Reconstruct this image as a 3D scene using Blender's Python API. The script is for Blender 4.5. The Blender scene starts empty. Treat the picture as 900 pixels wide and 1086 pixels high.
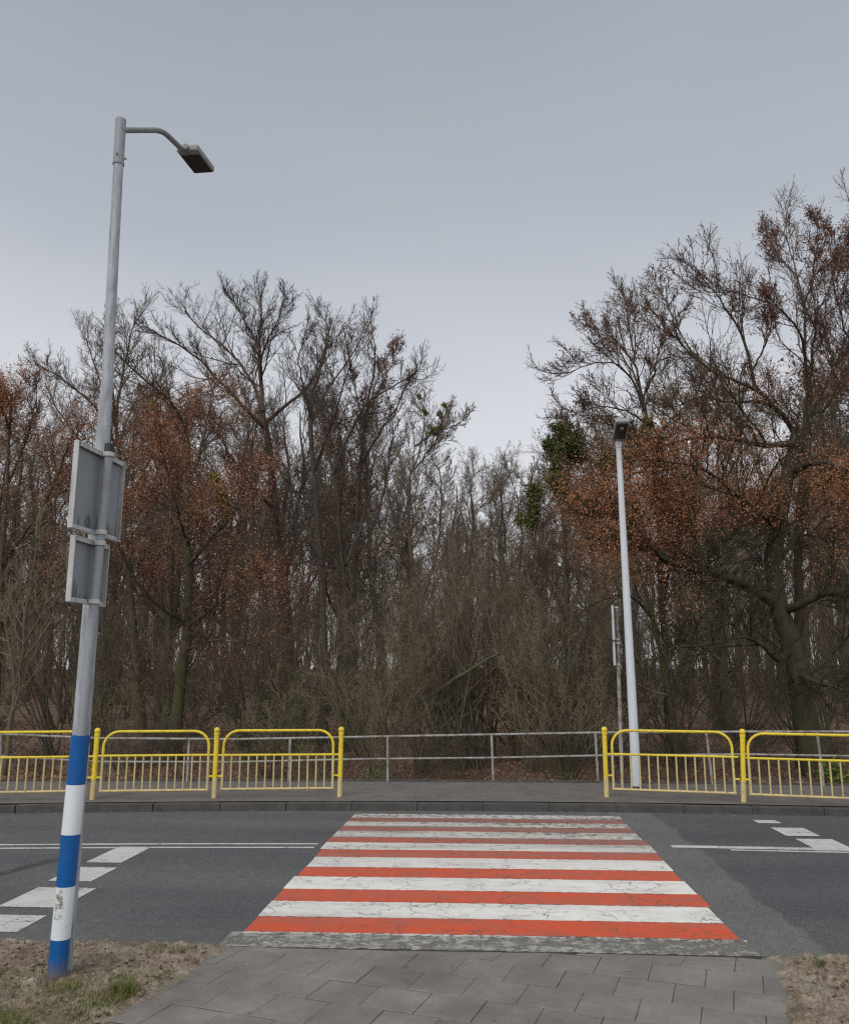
import bpy, bmesh, math, random
import numpy as np
from mathutils import Vector, Matrix
R = math.radians
PI = math.pi
SC = bpy.context.scene
COL = SC.collection
rs = np.random.RandomState

# ---------------------------------------------------------------- camera maths (a photo pixel -> a point in the place)
F, CX, CY, PITCH, YAW, EYE = 889., 450., 543., R(11.14), R(3.8), 2.0
_f = np.array([-math.sin(YAW)*math.cos(PITCH), math.cos(YAW)*math.cos(PITCH), math.sin(PITCH)])
_r = np.array([math.cos(YAW), math.sin(YAW), 0.])
_u = np.cross(_r, _f)
def ray(u, v): return _f + (u-CX)/F*_r - (v-CY)/F*_u
def gz(u, v, z=0.):
    d = ray(u, v); t = (z-EYE)/d[2]; return d*t + np.array([0, 0, EYE])
def gy(u, v, Y):
    d = ray(u, v); t = Y/d[1]; return d*t + np.array([0, 0, EYE])
def proj(P):
    q = np.asarray(P) - np.array([0, 0, EYE]); z = q@_f
    return CX + F*(q@_r)/z, CY - F*(q@_u)/z

# ---------------------------------------------------------------- object helpers
def link(o, parent=None):
    COL.objects.link(o)
    if parent is not None: o.parent = parent
    return o
def tag(o, label=None, cat=None, group=None, kind=None):
    if label: o['label'] = label
    if cat: o['category'] = cat
    if group: o['group'] = group
    if kind: o['kind'] = kind
    return o
def empty(name, loc=(0, 0, 0), rz=0):
    o = bpy.data.objects.new(name, None); o.empty_display_size = .2
    o.location = loc; o.rotation_euler = (0, 0, rz); return link(o)
def mesh_np(name, V, quads, mats, parent=None, smooth=True, midx=None, tris=None):
    """V (n,3), quads (m,4) -> one mesh object"""
    me = bpy.data.meshes.new(name)
    V = np.asarray(V, np.float32); quads = np.asarray(quads, np.int32).reshape(-1, 4)
    nq = len(quads); nt = 0 if tris is None else len(tris)
    me.vertices.add(len(V)); me.vertices.foreach_set('co', V.ravel())
    loops = quads.ravel(); starts = np.arange(nq, dtype=np.int32)*4
    if nt:
        tris = np.asarray(tris, np.int32)
        starts = np.concatenate([starts, nq*4+np.arange(nt, dtype=np.int32)*3]); loops = np.concatenate([loops, tris.ravel()])
    me.loops.add(len(loops)); me.loops.foreach_set('vertex_index', loops.astype(np.int32))
    me.polygons.add(nq+nt); me.polygons.foreach_set('loop_start', starts.astype(np.int32))
    me.polygons.foreach_set('use_smooth', np.full(nq+nt, smooth, bool))
    if midx is not None: me.polygons.foreach_set('material_index', np.asarray(midx, np.int32))
    for m in (mats if isinstance(mats, (list, tuple)) else [mats]): me.materials.append(m)
    me.update(calc_edges=True); me.validate()
    return link(bpy.data.objects.new(name, me), parent)
class MB:
    """collects shapes into one mesh"""
    def __init__(s): s.bm = bmesh.new()
    def box(s, c, d, rz=0, bevel=0, M=None):
        r = bmesh.ops.create_cube(s.bm, size=1); vs = r['verts']
        bmesh.ops.scale(s.bm, verts=vs, vec=d)
        if bevel:
            es = list({e for v in vs for e in v.link_edges})
            q = bmesh.ops.bevel(s.bm, geom=es, offset=bevel, segments=2, affect='EDGES', profile=.5)
            vs = list({v for f in q['faces'] for v in f.verts} | {v for v in vs if v.is_valid})
        bmesh.ops.transform(s.bm, verts=vs, matrix=Matrix.Translation(c) @ (M if M else Matrix.Rotation(rz, 4, 'Z')))
        return s
    def tube(s, pts, r, n=12, cap=True, flat=False):
        pts = [Vector(p) for p in pts]; rr = r if isinstance(r, (list, tuple)) else [r]*len(pts)
        rings = []; a = None
        for i, p in enumerate(pts):
            t = ((pts[min(i+1, len(pts)-1)]-p).normalized() + (p-pts[max(i-1, 0)]).normalized()).normalized()
            if a is None:
                a = t.orthogonal().normalized()
                if abs(t.z) > .9: a = (Vector((1, 0, 0)) - t*t.x).normalized()
            a = (a - t*a.dot(t)).normalized(); b = t.cross(a)
            rings.append([s.bm.verts.new(p + (a*math.cos(2*PI*k/n) + b*math.sin(2*PI*k/n))*rr[i]) for k in range(n)])
        for i in range(len(rings)-1):
            for k in range(n):
                f = s.bm.faces.new((rings[i][k], rings[i][(k+1) % n], rings[i+1][(k+1) % n], rings[i+1][k])); f.smooth = not flat
        if cap:
            for rg_ in (rings[0][::-1], rings[-1]): s.bm.faces.new([s.bm.verts.new(v.co) for v in rg_])   # own vertices: crisp ends
        return s
    def ball(s, c, r, sc=(1, 1, 1)):
        q = bmesh.ops.create_uvsphere(s.bm, u_segments=14, v_segments=9, radius=r)
        bmesh.ops.scale(s.bm, verts=q['verts'], vec=sc); bmesh.ops.translate(s.bm, verts=q['verts'], vec=c)
        for v in q['verts']:
            for f in v.link_faces: f.smooth = True
        return s
    def build(s, name, m, parent=None):
        me = bpy.data.meshes.new(name); bmesh.ops.recalc_face_normals(s.bm, faces=s.bm.faces[:])
        s.bm.to_mesh(me); s.bm.free(); me.materials.append(m)
        return link(bpy.data.objects.new(name, me), parent)

# ---------------------------------------------------------------- materials
class NT:
    def __init__(s, name):
        s.m = bpy.data.materials.new(name); s.m.use_nodes = True; s.t = s.m.node_tree
        s.b = s.t.nodes['Principled BSDF']; s.b.inputs['Roughness'].default_value = .8
        s.b.inputs['Specular IOR Level'].default_value = .3; s._pos = None
    def n(s, typ, **kw):
        x = s.t.nodes.new(typ)
        for k, v in kw.items():
            if k.startswith('i_'):
                k = k[2:]; k = int(k) if k.isdigit() else k.replace('_', ' ')
                s.set(x.inputs[k], v)
            else: setattr(x, k, v)
        return x
    def set(s, inp, v):
        if isinstance(v, bpy.types.NodeSocket): s.t.links.new(v, inp)
        elif isinstance(v, (tuple, list)) and len(v) == 3 and inp.type == 'RGBA': inp.default_value = (*v, 1)
        else: inp.default_value = v
    @property
    def pos(s):
        if s._pos is None: s._pos = s.n('ShaderNodeNewGeometry').outputs['Position']
        return s._pos
    @property
    def obj(s): return s.n('ShaderNodeTexCoord').outputs['Object']
    def noise(s, scale, detail=4, rough=.55, vec=None, stretch=None, dist=0):
        v = vec if vec is not None else s.pos
        if stretch: v = s.n('ShaderNodeVectorMath', operation='MULTIPLY', i_0=v, i_1=stretch).outputs[0]
        return s.n('ShaderNodeTexNoise', i_Vector=v, i_Scale=scale, i_Detail=detail, i_Roughness=rough, i_Distortion=dist).outputs['Fac']
    def voro(s, scale, feature='F1', vec=None, out='Distance', stretch=None):
        v = vec if vec is not None else s.pos
        if stretch: v = s.n('ShaderNodeVectorMath', operation='MULTIPLY', i_0=v, i_1=stretch).outputs[0]
        x = s.n('ShaderNodeTexVoronoi', feature=feature, i_Vector=v, i_Scale=scale); return x.outputs[out]
    def ramp(s, fac, *stops):
        x = s.n('ShaderNodeValToRGB', i_Fac=fac); e = x.color_ramp.elements
        while len(e) < len(stops): e.new(.5)
        for k, (p, c) in enumerate(stops):
            e[k].position = p; e[k].color = (*c, 1) if isinstance(c, (tuple, list)) else (c, c, c, 1)
        return x.outputs['Color']
    def mix(s, f, a, b, mode='MIX'):
        x = s.n('ShaderNodeMix', data_type='RGBA', blend_type=mode)
        s.set(x.inputs[0], f); s.set(x.inputs[6], a); s.set(x.inputs[7], b); return x.outputs[2]
    def math(s, op, a, b=0., c=0., clamp=False):
        x = s.n('ShaderNodeMath', operation=op, use_clamp=clamp); s.set(x.inputs[0], a); s.set(x.inputs[1], b); s.set(x.inputs[2], c); return x.outputs[0]
    def xyz(s, k, vec=None):
        return s.n('ShaderNodeSeparateXYZ', i_0=vec if vec is not None else s.pos).outputs[k]
    def rng(s, v, a, b, c=0., d=1.):
        x = s.n('ShaderNodeMapRange'); s.set(x.inputs[0], v)
        for k, q in enumerate((a, b, c, d)): x.inputs[k+1].default_value = q
        return x.outputs[0]
    def bump(s, h, strength=.3, dist=.01):
        x = s.n('ShaderNodeBump', i_Height=h, i_Strength=strength, i_Distance=dist); s.set(s.b.inputs['Normal'], x.outputs[0]); return s
    def col(s, c): s.set(s.b.inputs['Base Color'], c); return s
    def rough(s, v): s.set(s.b.inputs['Roughness'], v); return s
    def metal(s, v): s.b.inputs['Metallic'].default_value = v; return s
    def rnd(s): return s.n('ShaderNodeObjectInfo').outputs['Random']

def m_asphalt():
    k = NT('asphalt')
    big = k.noise(.55, 5, .6, stretch=(.35, 1.4, 1)); fine = k.noise(95, 3, .7); mid = k.noise(7, 4, .6)
    agg = k.voro(140, out='Color'); aggv = k.xyz(0, agg)
    c = k.ramp(big, (.3, (.112, .113, .119)), (.7, (.158, .157, .158)))
    # rougher, paler strip relaid beside the crossing
    x = k.math('ADD', k.xyz(0), k.math('MULTIPLY', k.noise(2.2, 4), .35))
    patch = k.math('MULTIPLY', k.rng(x, 2.72, 2.66), k.rng(x, 2.0, 2.05))
    c = k.mix(k.rng(x, 2.66, 2.72, 0, .5), c, k.mix(1., c, (.66, .67, .70), 'MULTIPLY'))
    c = k.mix(k.math('MULTIPLY', patch, .85), c, (.185, .181, .175))
    c = k.mix(.55, c, k.ramp(fine, (.3, .35), (.7, 1.0)), 'MULTIPLY')
    c = k.mix(.9, c, k.ramp(aggv, (0, .65), (.75, 1.0), (1, 1.9)), 'MULTIPLY')
    c = k.mix(.5, c, k.ramp(mid, (.3, .7), (.7, 1.05)), 'MULTIPLY')
    for yc in (8.1, 9.6, 11.6, 12.9):   # wheel tracks worn smoother
        wt = k.rng(k.math('ABSOLUTE', k.math('SUBTRACT', k.math('ADD', k.xyz(1), k.math('MULTIPLY', k.noise(.5, 2), .3)), yc+.15)), .55, .1, 0, .32)
        c = k.mix(wt, c, k.mix(1., c, (.70, .71, .73), 'MULTIPLY'))
    # dusty edges by the kerbs
    edge = k.math('ADD', k.rng(k.xyz(1), 12.5, 13.5, 0, .55), k.rng(k.xyz(1), 7.5, 6.7, 0, .35))
    c = k.mix(k.math('MULTIPLY', edge, k.noise(6, 5, .7)), c, (.20, .18, .155))
    # old skid marks
    w = k.math('SUBTRACT', k.xyz(0), k.math('MULTIPLY', k.math('SUBTRACT', k.xyz(1), 8.75), .29))
    sk = k.math('MULTIPLY', k.rng(k.math('ABSOLUTE', k.math('ADD', w, 5.03)), .12, .04), k.math('MULTIPLY', k.rng(k.xyz(1), 8.3, 8.6), k.rng(k.xyz(1), 10.0, 9.5)))
    c = k.mix(k.math('MULTIPLY', sk, k.rng(k.noise(3, 4), .3, .5, 0, .85)), c, (.04, .04, .042))
    cr = k.math('MULTIPLY', k.rng(k.voro(.32, 'DISTANCE_TO_EDGE', vec=k.n('ShaderNodeVectorMath', operation='ADD', i_0=k.pos, i_1=k.n('ShaderNodeTexNoise', i_Vector=k.pos, i_Scale=1.5, i_Detail=5).outputs['Color']).outputs[0]), .006, .002), .12)
    c = k.mix(cr, c, (.03, .03, .03))
    k.col(c).rough(.85).bump(k.math('ADD', fine, k.math('MULTIPLY', aggv, .6)), .45, .006); return k.m

def m_paint(name, colr, dirt, wear0, under=((.05,)*3, (.13,)*3), wear1=None, ck=1.):
    k = NT(name)
    y = k.xyz(1)
    n1 = k.noise(9, 6, .72); n2 = k.noise(45, 4, .7, stretch=(.5, 1.2, 1)); track = k.noise(.9, 3, .5, stretch=(.3, 2.2, 1))
    wob = k.n('ShaderNodeVectorMath', operation='ADD', i_0=k.pos, i_1=k.n('ShaderNodeVectorMath', operation='SCALE', i_0=k.n('ShaderNodeTexNoise', i_Vector=k.pos, i_Scale=7, i_Detail=4).outputs['Color'], i_Scale=.22).outputs[0]).outputs[0]
    crack = k.rng(k.voro(3.1, 'DISTANCE_TO_EDGE', vec=wob), .022, .006)
    crack = k.math('MULTIPLY', crack, k.rng(k.noise(1.7, 3), .46, .56))
    fine = k.math('MULTIPLY', k.rng(k.voro(11, 'DISTANCE_TO_EDGE', vec=wob), .05, .015), k.rng(k.noise(2.5, 3, vec=k.n('ShaderNodeVectorMath', operation='ADD', i_0=k.pos, i_1=(5, 3, 0)).outputs[0]), .52, .62))
    far = k.rng(k.math('ADD', y, k.math('MULTIPLY', k.noise(.7, 3, stretch=(.4, 1, 1)), 1.2)), 10.0, 12.3) if wear1 else 0.
    thr = k.math('ADD', wear0, k.math('MULTIPLY', far, (wear1 or wear0)-wear0))
    thr = k.math('ADD', thr, k.math('MULTIPLY', k.math('SUBTRACT', track, .5), .26))
    if wear1: thr = k.math('ADD', thr, k.rng(y, 7.65, 7.15, 0, .075))
    s = k.math('ADD', k.math('MULTIPLY', n1, .6), k.math('MULTIPLY', n2, .4))
    wear = k.rng(k.math('SUBTRACT', s, thr), .02, -.05)
    wear = k.math('MAXIMUM', wear, k.math('MAXIMUM', k.math('MULTIPLY', crack, .8*ck), k.math('MULTIPLY', fine, .55*ck)))
    base = k.mix(k.rng(k.noise(3.3, 6, .7), .42, .75, 0, .55), colr, dirt)
    if wear1: base = k.mix(k.math('MULTIPLY', far, .82), base, dirt)
    if wear1: base = k.mix(k.math('MULTIPLY', k.rng(k.noise(1.6, 5, .65, stretch=(.22, 2.6, 1)), .44, .66), k.math('ADD', .28, k.math('MULTIPLY', far, .35))), base, (.21, .19, .175))
    base = k.mix(.5, base, k.ramp(k.noise(160, 2, .6), (.3, .72), (.6, 1.0)), 'MULTIPLY')
    asp = k.ramp(k.noise(95, 3, .7), (.3, under[0]), (.7, under[1]))
    k.col(k.mix(wear, base, asp)).rough(.75).bump(k.math('SUBTRACT', k.noise(90, 3), wear), .4, .004); return k.m

def m_slab():
    k = NT('paving_concrete')
    a = k.n('ShaderNodeAttribute', attribute_name='tone').outputs['Fac']
    c = k.ramp(k.noise(1.6, 6, .65), (.3, (.172, .158, .142)), (.7, (.268, .247, .222)))
    c = k.mix(.7, c, k.ramp(a, (0, .88), (1, 1.08)), 'MULTIPLY')
    c = k.mix(.6, c, k.ramp(k.noise(120, 3, .7), (.3, .6), (.65, 1.05)), 'MULTIPLY')
    c = k.mix(k.rng(k.noise(5, 6, .75), .55, .72, 0, .5), c, (.29, .26, .22))
    c = k.mix(k.rng(k.noise(26, 4, .6), .66, .72, 0, .7), c, (.045, .042, .04))
    c = k.mix(k.rng(k.noise(1.1, 5, .65), .46, .68, 0, .65), c, (.105, .097, .09))
    k.col(c).rough(.88).bump(k.noise(70, 5, .7), .35, .006); return k.m

def m_generic(name, stops, scale, rough=.85, bump=.3, bscale=None, detail=5, stretch=None, fine=None, bd=.01):
    k = NT(name); c = k.ramp(k.noise(scale, detail, .65, stretch=stretch), *stops)
    if fine: c = k.mix(.7, c, k.ramp(k.noise(fine, 3, .7), (.3, .55), (.68, 1.1)), 'MULTIPLY')
    k.col(c).rough(rough)
    if bump: k.bump(k.noise(bscale or scale*6, 4, .7), bump, bd)
    return k.m

def m_bark(name, dark, light, moss=None, mossz=(0, 4), rough_scale=9):
    k = NT(name)
    c = k.ramp(k.noise(rough_scale, 5, .7, stretch=(1, 1, .25)), (.3, dark), (.72, light))
    c = k.mix(k.math('MULTIPLY', k.rnd(), .5), c, tuple(x*.6 for x in dark))
    if moss:
        f = k.math('MULTIPLY', k.rng(k.xyz(2), mossz[1], mossz[0]), k.rng(k.noise(2.5, 5, .7), .36, .6))
        c = k.mix(f, c, moss)
    k.col(c).rough(.95).bump(k.noise(30, 4, .7, stretch=(1, 1, .3)), .5, .02); return k.m

def m_leaf(name, cols, scale=14):
    k = NT(name); wn = k.n('ShaderNodeTexWhiteNoise', noise_dimensions='3D')
    sn = k.n('ShaderNodeVectorMath', operation='SNAP', i_0=k.pos, i_1=(.045, .045, .045)).outputs[0]; k.set(wn.inputs[0], sn)
    f = k.math('ADD', k.math('MULTIPLY', wn.outputs[0], .6), k.math('MULTIPLY', k.noise(.9, 3), .4))
    n = len(cols); c = k.ramp(f, *[(.1+.8*i/(n-1), q) for i, q in enumerate(cols)])
    k.col(c).rough(.75); return k.m

def m_metal(name, base, dirt, rough=.5, scale=12, streak=True, amt=(.5, .75, .6), spots=0):
    k = NT(name)
    f = k.noise(scale, 6, .7, stretch=(1, 1, .18) if streak else None)
    c = k.mix(k.rng(f, amt[0], amt[1], 0, amt[2]), base, dirt)
    c = k.mix(.3, c, k.ramp(k.noise(55, 3, .7), (.35, .6), (.6, 1.0)), 'MULTIPLY')
    if spots: c = k.mix(k.math('MULTIPLY', k.rng(k.noise(21, 6, .8), .555, .63), spots), c, (.15, .085, .045))
    k.col(c).rough(rough).bump(k.noise(60, 3), .12, .003); return k.m

MAT = dict(
    asphalt=m_asphalt(),
    red=m_paint('red_road_paint', (.64, .092, .034), (.27, .125, .095), .31, wear1=.45),
    white=m_paint('white_road_paint', (.80, .78, .735), (.52, .49, .44), .315, wear1=.465),
    strip=m_paint('worn_white_paint', (.40, .385, .35), (.26, .245, .22), .53, under=((.085, .08, .07), (.21, .195, .17))),
    edgewhite=m_paint('edge_white_paint', (.60, .57, .53), (.32, .27, .23), .50),
    line=m_paint('white_line_paint', (.56, .55, .53), (.32, .31, .29), .38),
    slab=m_slab(),
    joint=m_generic('joint_soil', [(.3, (.035, .032, .028)), (.7, (.07, .062, .05))], 20),
    walk=m_generic('footway_paver', [(.25, (.115, .100, .088)), (.5, (.165, .148, .134)), (.8, (.20, .178, .155))], 2.4, fine=38, bump=.4, bscale=40),
    kerb=m_generic('kerb_concrete', [(.3, (.062, .060, .058)), (.7, (.105, .101, .096))], 5, fine=70, bump=.35, bscale=60),
    kerbtop=m_generic('kerb_top_dust', [(.3, (.15, .14, .125)), (.7, (.24, .22, .195))], 5, fine=60),
    soil=None, floor=None,
    bark=m_bark('bark_grey_brown', (.048, .038, .030), (.125, .102, .080), (.10, .094, .05), (0, 7)),
    bark_red=m_bark('bark_reddish', (.060, .036, .026), (.155, .096, .066), (.07, .06, .03), (0, 5)),
    bark_moss=m_bark('bark_mossy', (.045, .037, .027), (.125, .105, .076), (.088, .088, .036), (2, 9)),
    bark_pale=m_bark('bark_pale_olive', (.080, .066, .046), (.20, .168, .122), (.125, .12, .06), (0, 5)),
    bark_oak=m_bark('bark_oak_dark', (.020, .017, .013), (.085, .074, .054), (.080, .078, .034), (-1, 8), 6),
    twig=m_bark('twig_brown', (.115, .088, .067), (.26, .20, .152), None, rough_scale=1.2),
    twig_red=m_bark('twig_red_brown', (.075, .048, .036), (.17, .11, .08), None, rough_scale=1.2),
    twig_oak=m_bark('twig_oak', (.030, .026, .018), (.095, .084, .050), None, rough_scale=.9),
    twig_olive=m_bark('twig_olive', (.145, .118, .078), (.32, .265, .18), None, rough_scale=1.2),
    twig_warm=m_bark('twig_warm_brown', (.11, .085, .063), (.26, .203, .15), None, rough_scale=1.2),  # warm brown twigs for shrubs and some background trees
    twig_dark=m_bark('twig_dark', (.050, .038, .032), (.115, .088, .074), None, rough_scale=1.2),
    leaf_rust=m_leaf('leaf_rust', [(.25, .112, .060), (.35, .155, .080), (.42, .195, .10), (.35, .168, .095)]),
    leaf_brown=m_leaf('leaf_brown', [(.10, .050, .032), (.20, .092, .055), (.28, .125, .07)]),
    leaf_dark=m_leaf('leaf_dark_red', [(.12, .050, .036), (.21, .086, .056), (.30, .12, .075)]),
    leaf_ivy=m_leaf('leaf_ivy', [(.042, .050, .014), (.088, .100, .026), (.165, .17, .05)]),
    leaf_lime=m_leaf('leaf_mistletoe', [(.11, .125, .022), (.20, .21, .038), (.28, .275, .06)]),
    leaf_moss=m_leaf('leaf_budding_green', [(.045, .050, .022), (.085, .090, .036), (.12, .115, .05)]),
    leaf_weed=m_leaf('leaf_weed', [(.06, .085, .02), (.12, .16, .035), (.18, .21, .06)]),
    litter=m_leaf('leaf_litter_brown', [(.09, .050, .035), (.19, .105, .068), (.29, .17, .11), (.36, .24, .17)]),
    yellow=m_metal('yellow_paint_skylit', (.80, .62, .045), (.50, .38, .10), .5, 5, amt=(.48, .72, .6), spots=.6),  # upper barrier paint, its extra brightness is skylight put into the colour
    cream=m_metal('faded_yellow_shaded', (.66, .53, .24), (.40, .33, .22), .65, 7, amt=(.42, .72, .75), spots=.75),  # faded lower paint, also toned down to paint in the weaker skylight there
    rail=m_metal('weathered_galvanised', (.34, .345, .345), (.19, .14, .10), .65, 7, streak=False, amt=(.44, .60, .9), spots=.5),
    pole=m_metal('galvanised_pole', (.42, .455, .495), (.24, .255, .27), .5, 19, amt=(.42, .64, .9)),
    polewhite=m_metal('pale_painted_pole', (.62, .655, .69), (.45, .46, .47), .45, 10, amt=(.5, .75, .5)),
    arm=m_metal('dull_zinc_arm', (.24, .26, .28), (.14, .15, .155), .5, 14),
    arm2=m_metal('grey_sign_tube', (.30, .32, .345), (.17, .175, .18), .5, 14),
    signback=None,
    signrim=m_metal('sign_rim', (.52, .53, .53), (.25, .25, .22), .5, 14, amt=(.45, .7, .7)),
    blue=m_metal('blue_sleeve', (.006, .098, .33), (.006, .055, .20), .38, 5, amt=(.55, .8, .5)),
    whiteband=None,
    dark=m_metal('black_plastic', (.035, .035, .036), (.06, .055, .05), .5),
    glass=m_metal('lamp_lens', (.05, .04, .04), (.035, .03, .03), .25),
    grey=m_metal('lamp_housing', (.30, .315, .325), (.2, .2, .2), .5),
    signface=m_metal('sign_face_blue', (.02, .10, .42), (.02, .08, .3), .35),
    signwhite=m_metal('sign_face_white', (.75, .75, .75), (.6, .6, .6), .35),
    crumb=m_leaf('dark_crumb', [(.05, .034, .022), (.10, .070, .045), (.20, .15, .10), (.33, .26, .19)]),
    straw=m_leaf('dry_straw', [(.10, .066, .04), (.26, .19, .12), (.42, .34, .23), (.09, .075, .045)]),
    grass=m_leaf('grass_blade', [(.05, .068, .018), (.115, .138, .036), (.20, .195, .07), (.30, .25, .12)]),
)
def m_soil():
    k = NT('sandy_soil')
    c = k.ramp(k.noise(3.5, 7, .7), (.28, (.16, .115, .08)), (.48, (.33, .265, .195)), (.70, (.50, .43, .34)))
    c = k.mix(.8, c, k.ramp(k.noise(38, 7, .85), (.35, .22), (.60, 1.12)), 'MULTIPLY')
    h = k.rng(k.xyz(2), .0, .05)
    g = k.math('MULTIPLY', k.rng(k.math('ADD', k.xyz(1), k.math('MULTIPLY', k.noise(2.2, 4), .8)), 6.25, 5.75), k.rng(k.xyz(0), -1.6, -2.2))
    c = k.mix(k.math('MULTIPLY', g, k.rng(k.noise(9, 5, .7), .38, .62, 0, .75)), c, (.115, .115, .045))
    c = k.mix(k.rng(k.noise(6, 7, .85), .52, .66, 0, .85), c, (.105, .070, .047))
    k.col(c).rough(.95).bump(k.noise(45, 6, .75), .9, .02); return k.m
MAT['soil'] = m_soil()
def m_floor():
    k = NT('forest_floor')
    c = k.ramp(k.noise(.55, 6, .65), (.28, (.10, .066, .048)), (.5, (.19, .122, .088)), (.75, (.29, .205, .148)))
    c = k.mix(.85, c, k.ramp(k.noise(14, 6, .8), (.3, .35), (.62, 1.25)), 'MULTIPLY')
    c = k.mix(k.rng(k.noise(.16, 4, .6), .58, .68, 0, .5), c, (.075, .078, .036))
    k.col(c).rough(.95).bump(k.noise(18, 6, .75), .9, .05); return k.m
MAT['floor'] = m_floor()
def m_signback():
    k = NT('sign_back_grey'); z = k.xyz(2)
    c = k.mix(k.rng(k.noise(7, 5, .7, stretch=(1, 1, .3)), .45, .75, 0, .5), (.27, .295, .325), (.20, .215, .235))
    for lo in (2.52, 3.02):   # algae creeping up from the bottom edges
        hgt = k.math('MULTIPLY', k.rng(k.noise(22, 4, .7, stretch=(1, 1, .12)), .42, .72), .26)
        a = k.math('MULTIPLY', k.math('GREATER_THAN', k.math('ADD', hgt, lo), z), k.math('GREATER_THAN', z, lo-.05))
        c = k.mix(k.math('MULTIPLY', a, .75), c, (.075, .085, .055))
    k.col(c).rough(.5); return k.m
MAT['signback'] = m_signback()
def scuffed():
    k = NT('blue_sleeve_scuffed'); z = k.xyz(2)
    c = k.mix(k.rng(k.noise(5, 6, .7), .45, .8, 0, .6), (.006, .098, .33), (.010, .060, .19))
    s = k.math('MULTIPLY', k.rng(k.noise(14, 6, .8, stretch=(1, 1, 2.6)), .60, .64), k.rng(k.noise(3, 2), .45, .6))
    c = k.mix(k.math('MULTIPLY', s, .75), c, (.10, .11, .10))
    c = k.mix(k.math('MULTIPLY', k.rng(k.math('SUBTRACT', z, k.math('MULTIPLY', k.noise(30, 5, .8), .22)), .06, -.06), .85), c, (.17, .13, .09))
    k.col(c).rough(.42); return k.m
MAT['blue'] = scuffed()
def m_whiteband():
    k = NT('white_sleeve'); z = k.xyz(2)
    c = k.mix(k.rng(k.noise(18, 5, .7, stretch=(1, 1, .4)), .55, .78, 0, .5), (.70, .735, .76), (.45, .46, .45))
    a = k.math('MULTIPLY', k.rng(k.noise(26, 5, .75), .46, .54), k.math('MULTIPLY', k.rng(k.math('ABSOLUTE', k.math('SUBTRACT', z, .50)), .13, .06), k.rng(k.math('ABSOLUTE', k.math('ADD', k.xyz(0), 2.835)), .036, .02)))
    c = k.mix(k.math('MULTIPLY', a, .85), c, (.13, .13, .05))
    s2 = k.math('MULTIPLY', k.rng(k.noise(13, 6, .8, stretch=(1, 1, 1.6)), .60, .66), k.rng(k.noise(4, 2), .42, .6))
    c = k.mix(k.math('MULTIPLY', s2, .5), c, (.26, .25, .22))
    k.col(c).rough(.42); return k.m
MAT['whiteband'] = m_whiteband()

# ---------------------------------------------------------------- world, sun, camera
def world():
    w = bpy.data.worlds.new('World'); SC.world = w; w.use_nodes = True; t = w.node_tree; n = t.nodes
    bg = n['Background']; L = t.links.new
    sky = n.new('ShaderNodeTexSky'); sky.sky_type = 'NISHITA'; sky.sun_disc = False
    sky.sun_elevation = R(SUN_EL); sky.sun_rotation = R(SUN_AZ); sky.dust_density = 6
    sc = n.new('ShaderNodeVectorMath'); sc.operation = 'SCALE'; sc.inputs['Scale'].default_value = .35; L(sky.outputs[0], sc.inputs[0])
    tc = n.new('ShaderNodeTexCoord'); sp = n.new('ShaderNodeSeparateXYZ'); L(tc.outputs['Generated'], sp.inputs[0])
    no = n.new('ShaderNodeTexNoise'); no.inputs['Scale'].default_value = 1.9; no.inputs['Detail'].default_value = 5; no.inputs['Roughness'].default_value = .5
    mp = n.new('ShaderNodeMapping'); mp.inputs['Scale'].default_value = (.8, .8, 2.2); L(tc.outputs['Generated'], mp.inputs[0]); L(mp.outputs[0], no.inputs[0])
    ad = n.new('ShaderNodeMath'); ad.operation = 'MULTIPLY_ADD'; L(no.outputs['Fac'], ad.inputs[0]); ad.inputs[1].default_value = .19; L(sp.outputs[2], ad.inputs[2])
    rp = n.new('ShaderNodeValToRGB'); L(ad.outputs[0], rp.inputs[0]); e = rp.color_ramp.elements
    stops = [(.0, (.84, .845, .865)), (.24, (.86, .87, .905)), (.42, (.65, .67, .72)), (.60, (.445, .482, .538)), (.80, (.335, .374, .42)), (1.0, (.80, .83, .86))]
    while len(e) < len(stops): e.new(.5)
    for k, (p, c) in enumerate(stops): e[k].position = p; e[k].color = (*[x*SKYK for x in c], 1)
    mx = n.new('ShaderNodeMix'); mx.data_type = 'RGBA'; mx.inputs[0].default_value = .93; L(sc.outputs[0], mx.inputs[6]); L(rp.outputs[0], mx.inputs[7])
    L(mx.outputs[2], bg.inputs[0]); bg.inputs[1].default_value = .1
SUN_EL, SUN_AZ, SKYK = 42, 200, 9.2
world()
sl = bpy.data.lights.new('sun', 'SUN'); sl.energy = 1.5; sl.angle = R(50); sl.color = (1, .97, .93)
so = link(bpy.data.objects.new('sun', sl)); so.rotation_euler = (R(90-SUN_EL), 0, R(-20)); so.location = (0, -20, 30)
cd = bpy.data.cameras.new('camera'); cam = link(bpy.data.objects.new('camera', cd)); SC.camera = cam
cam.location = (0, 0, EYE); cam.rotation_euler = (R(90)+PITCH, 0, YAW)
cd.sensor_fit = 'VERTICAL'; cd.sensor_height = 36; cd.sensor_width = 36; cd.lens = 36*F/1086; cd.clip_end = 2000; cd.clip_start = .05
SC.view_settings.view_transform = 'Standard'; SC.view_settings.look = 'None'; SC.view_settings.gamma = 1; SC.view_settings.exposure = .2
SC.view_settings.use_curve_mapping = False
SC.render.resolution_x, SC.render.resolution_y = 848, 1024
cy = SC.cycles; cy.max_bounces = 5; cy.diffuse_bounces = 3; cy.glossy_bounces = 2; cy.transmission_bounces = 2; cy.use_denoising = False
try: SC.render.filter_size = 1.3
except Exception: pass
cy.filter_width = 1.3

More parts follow.
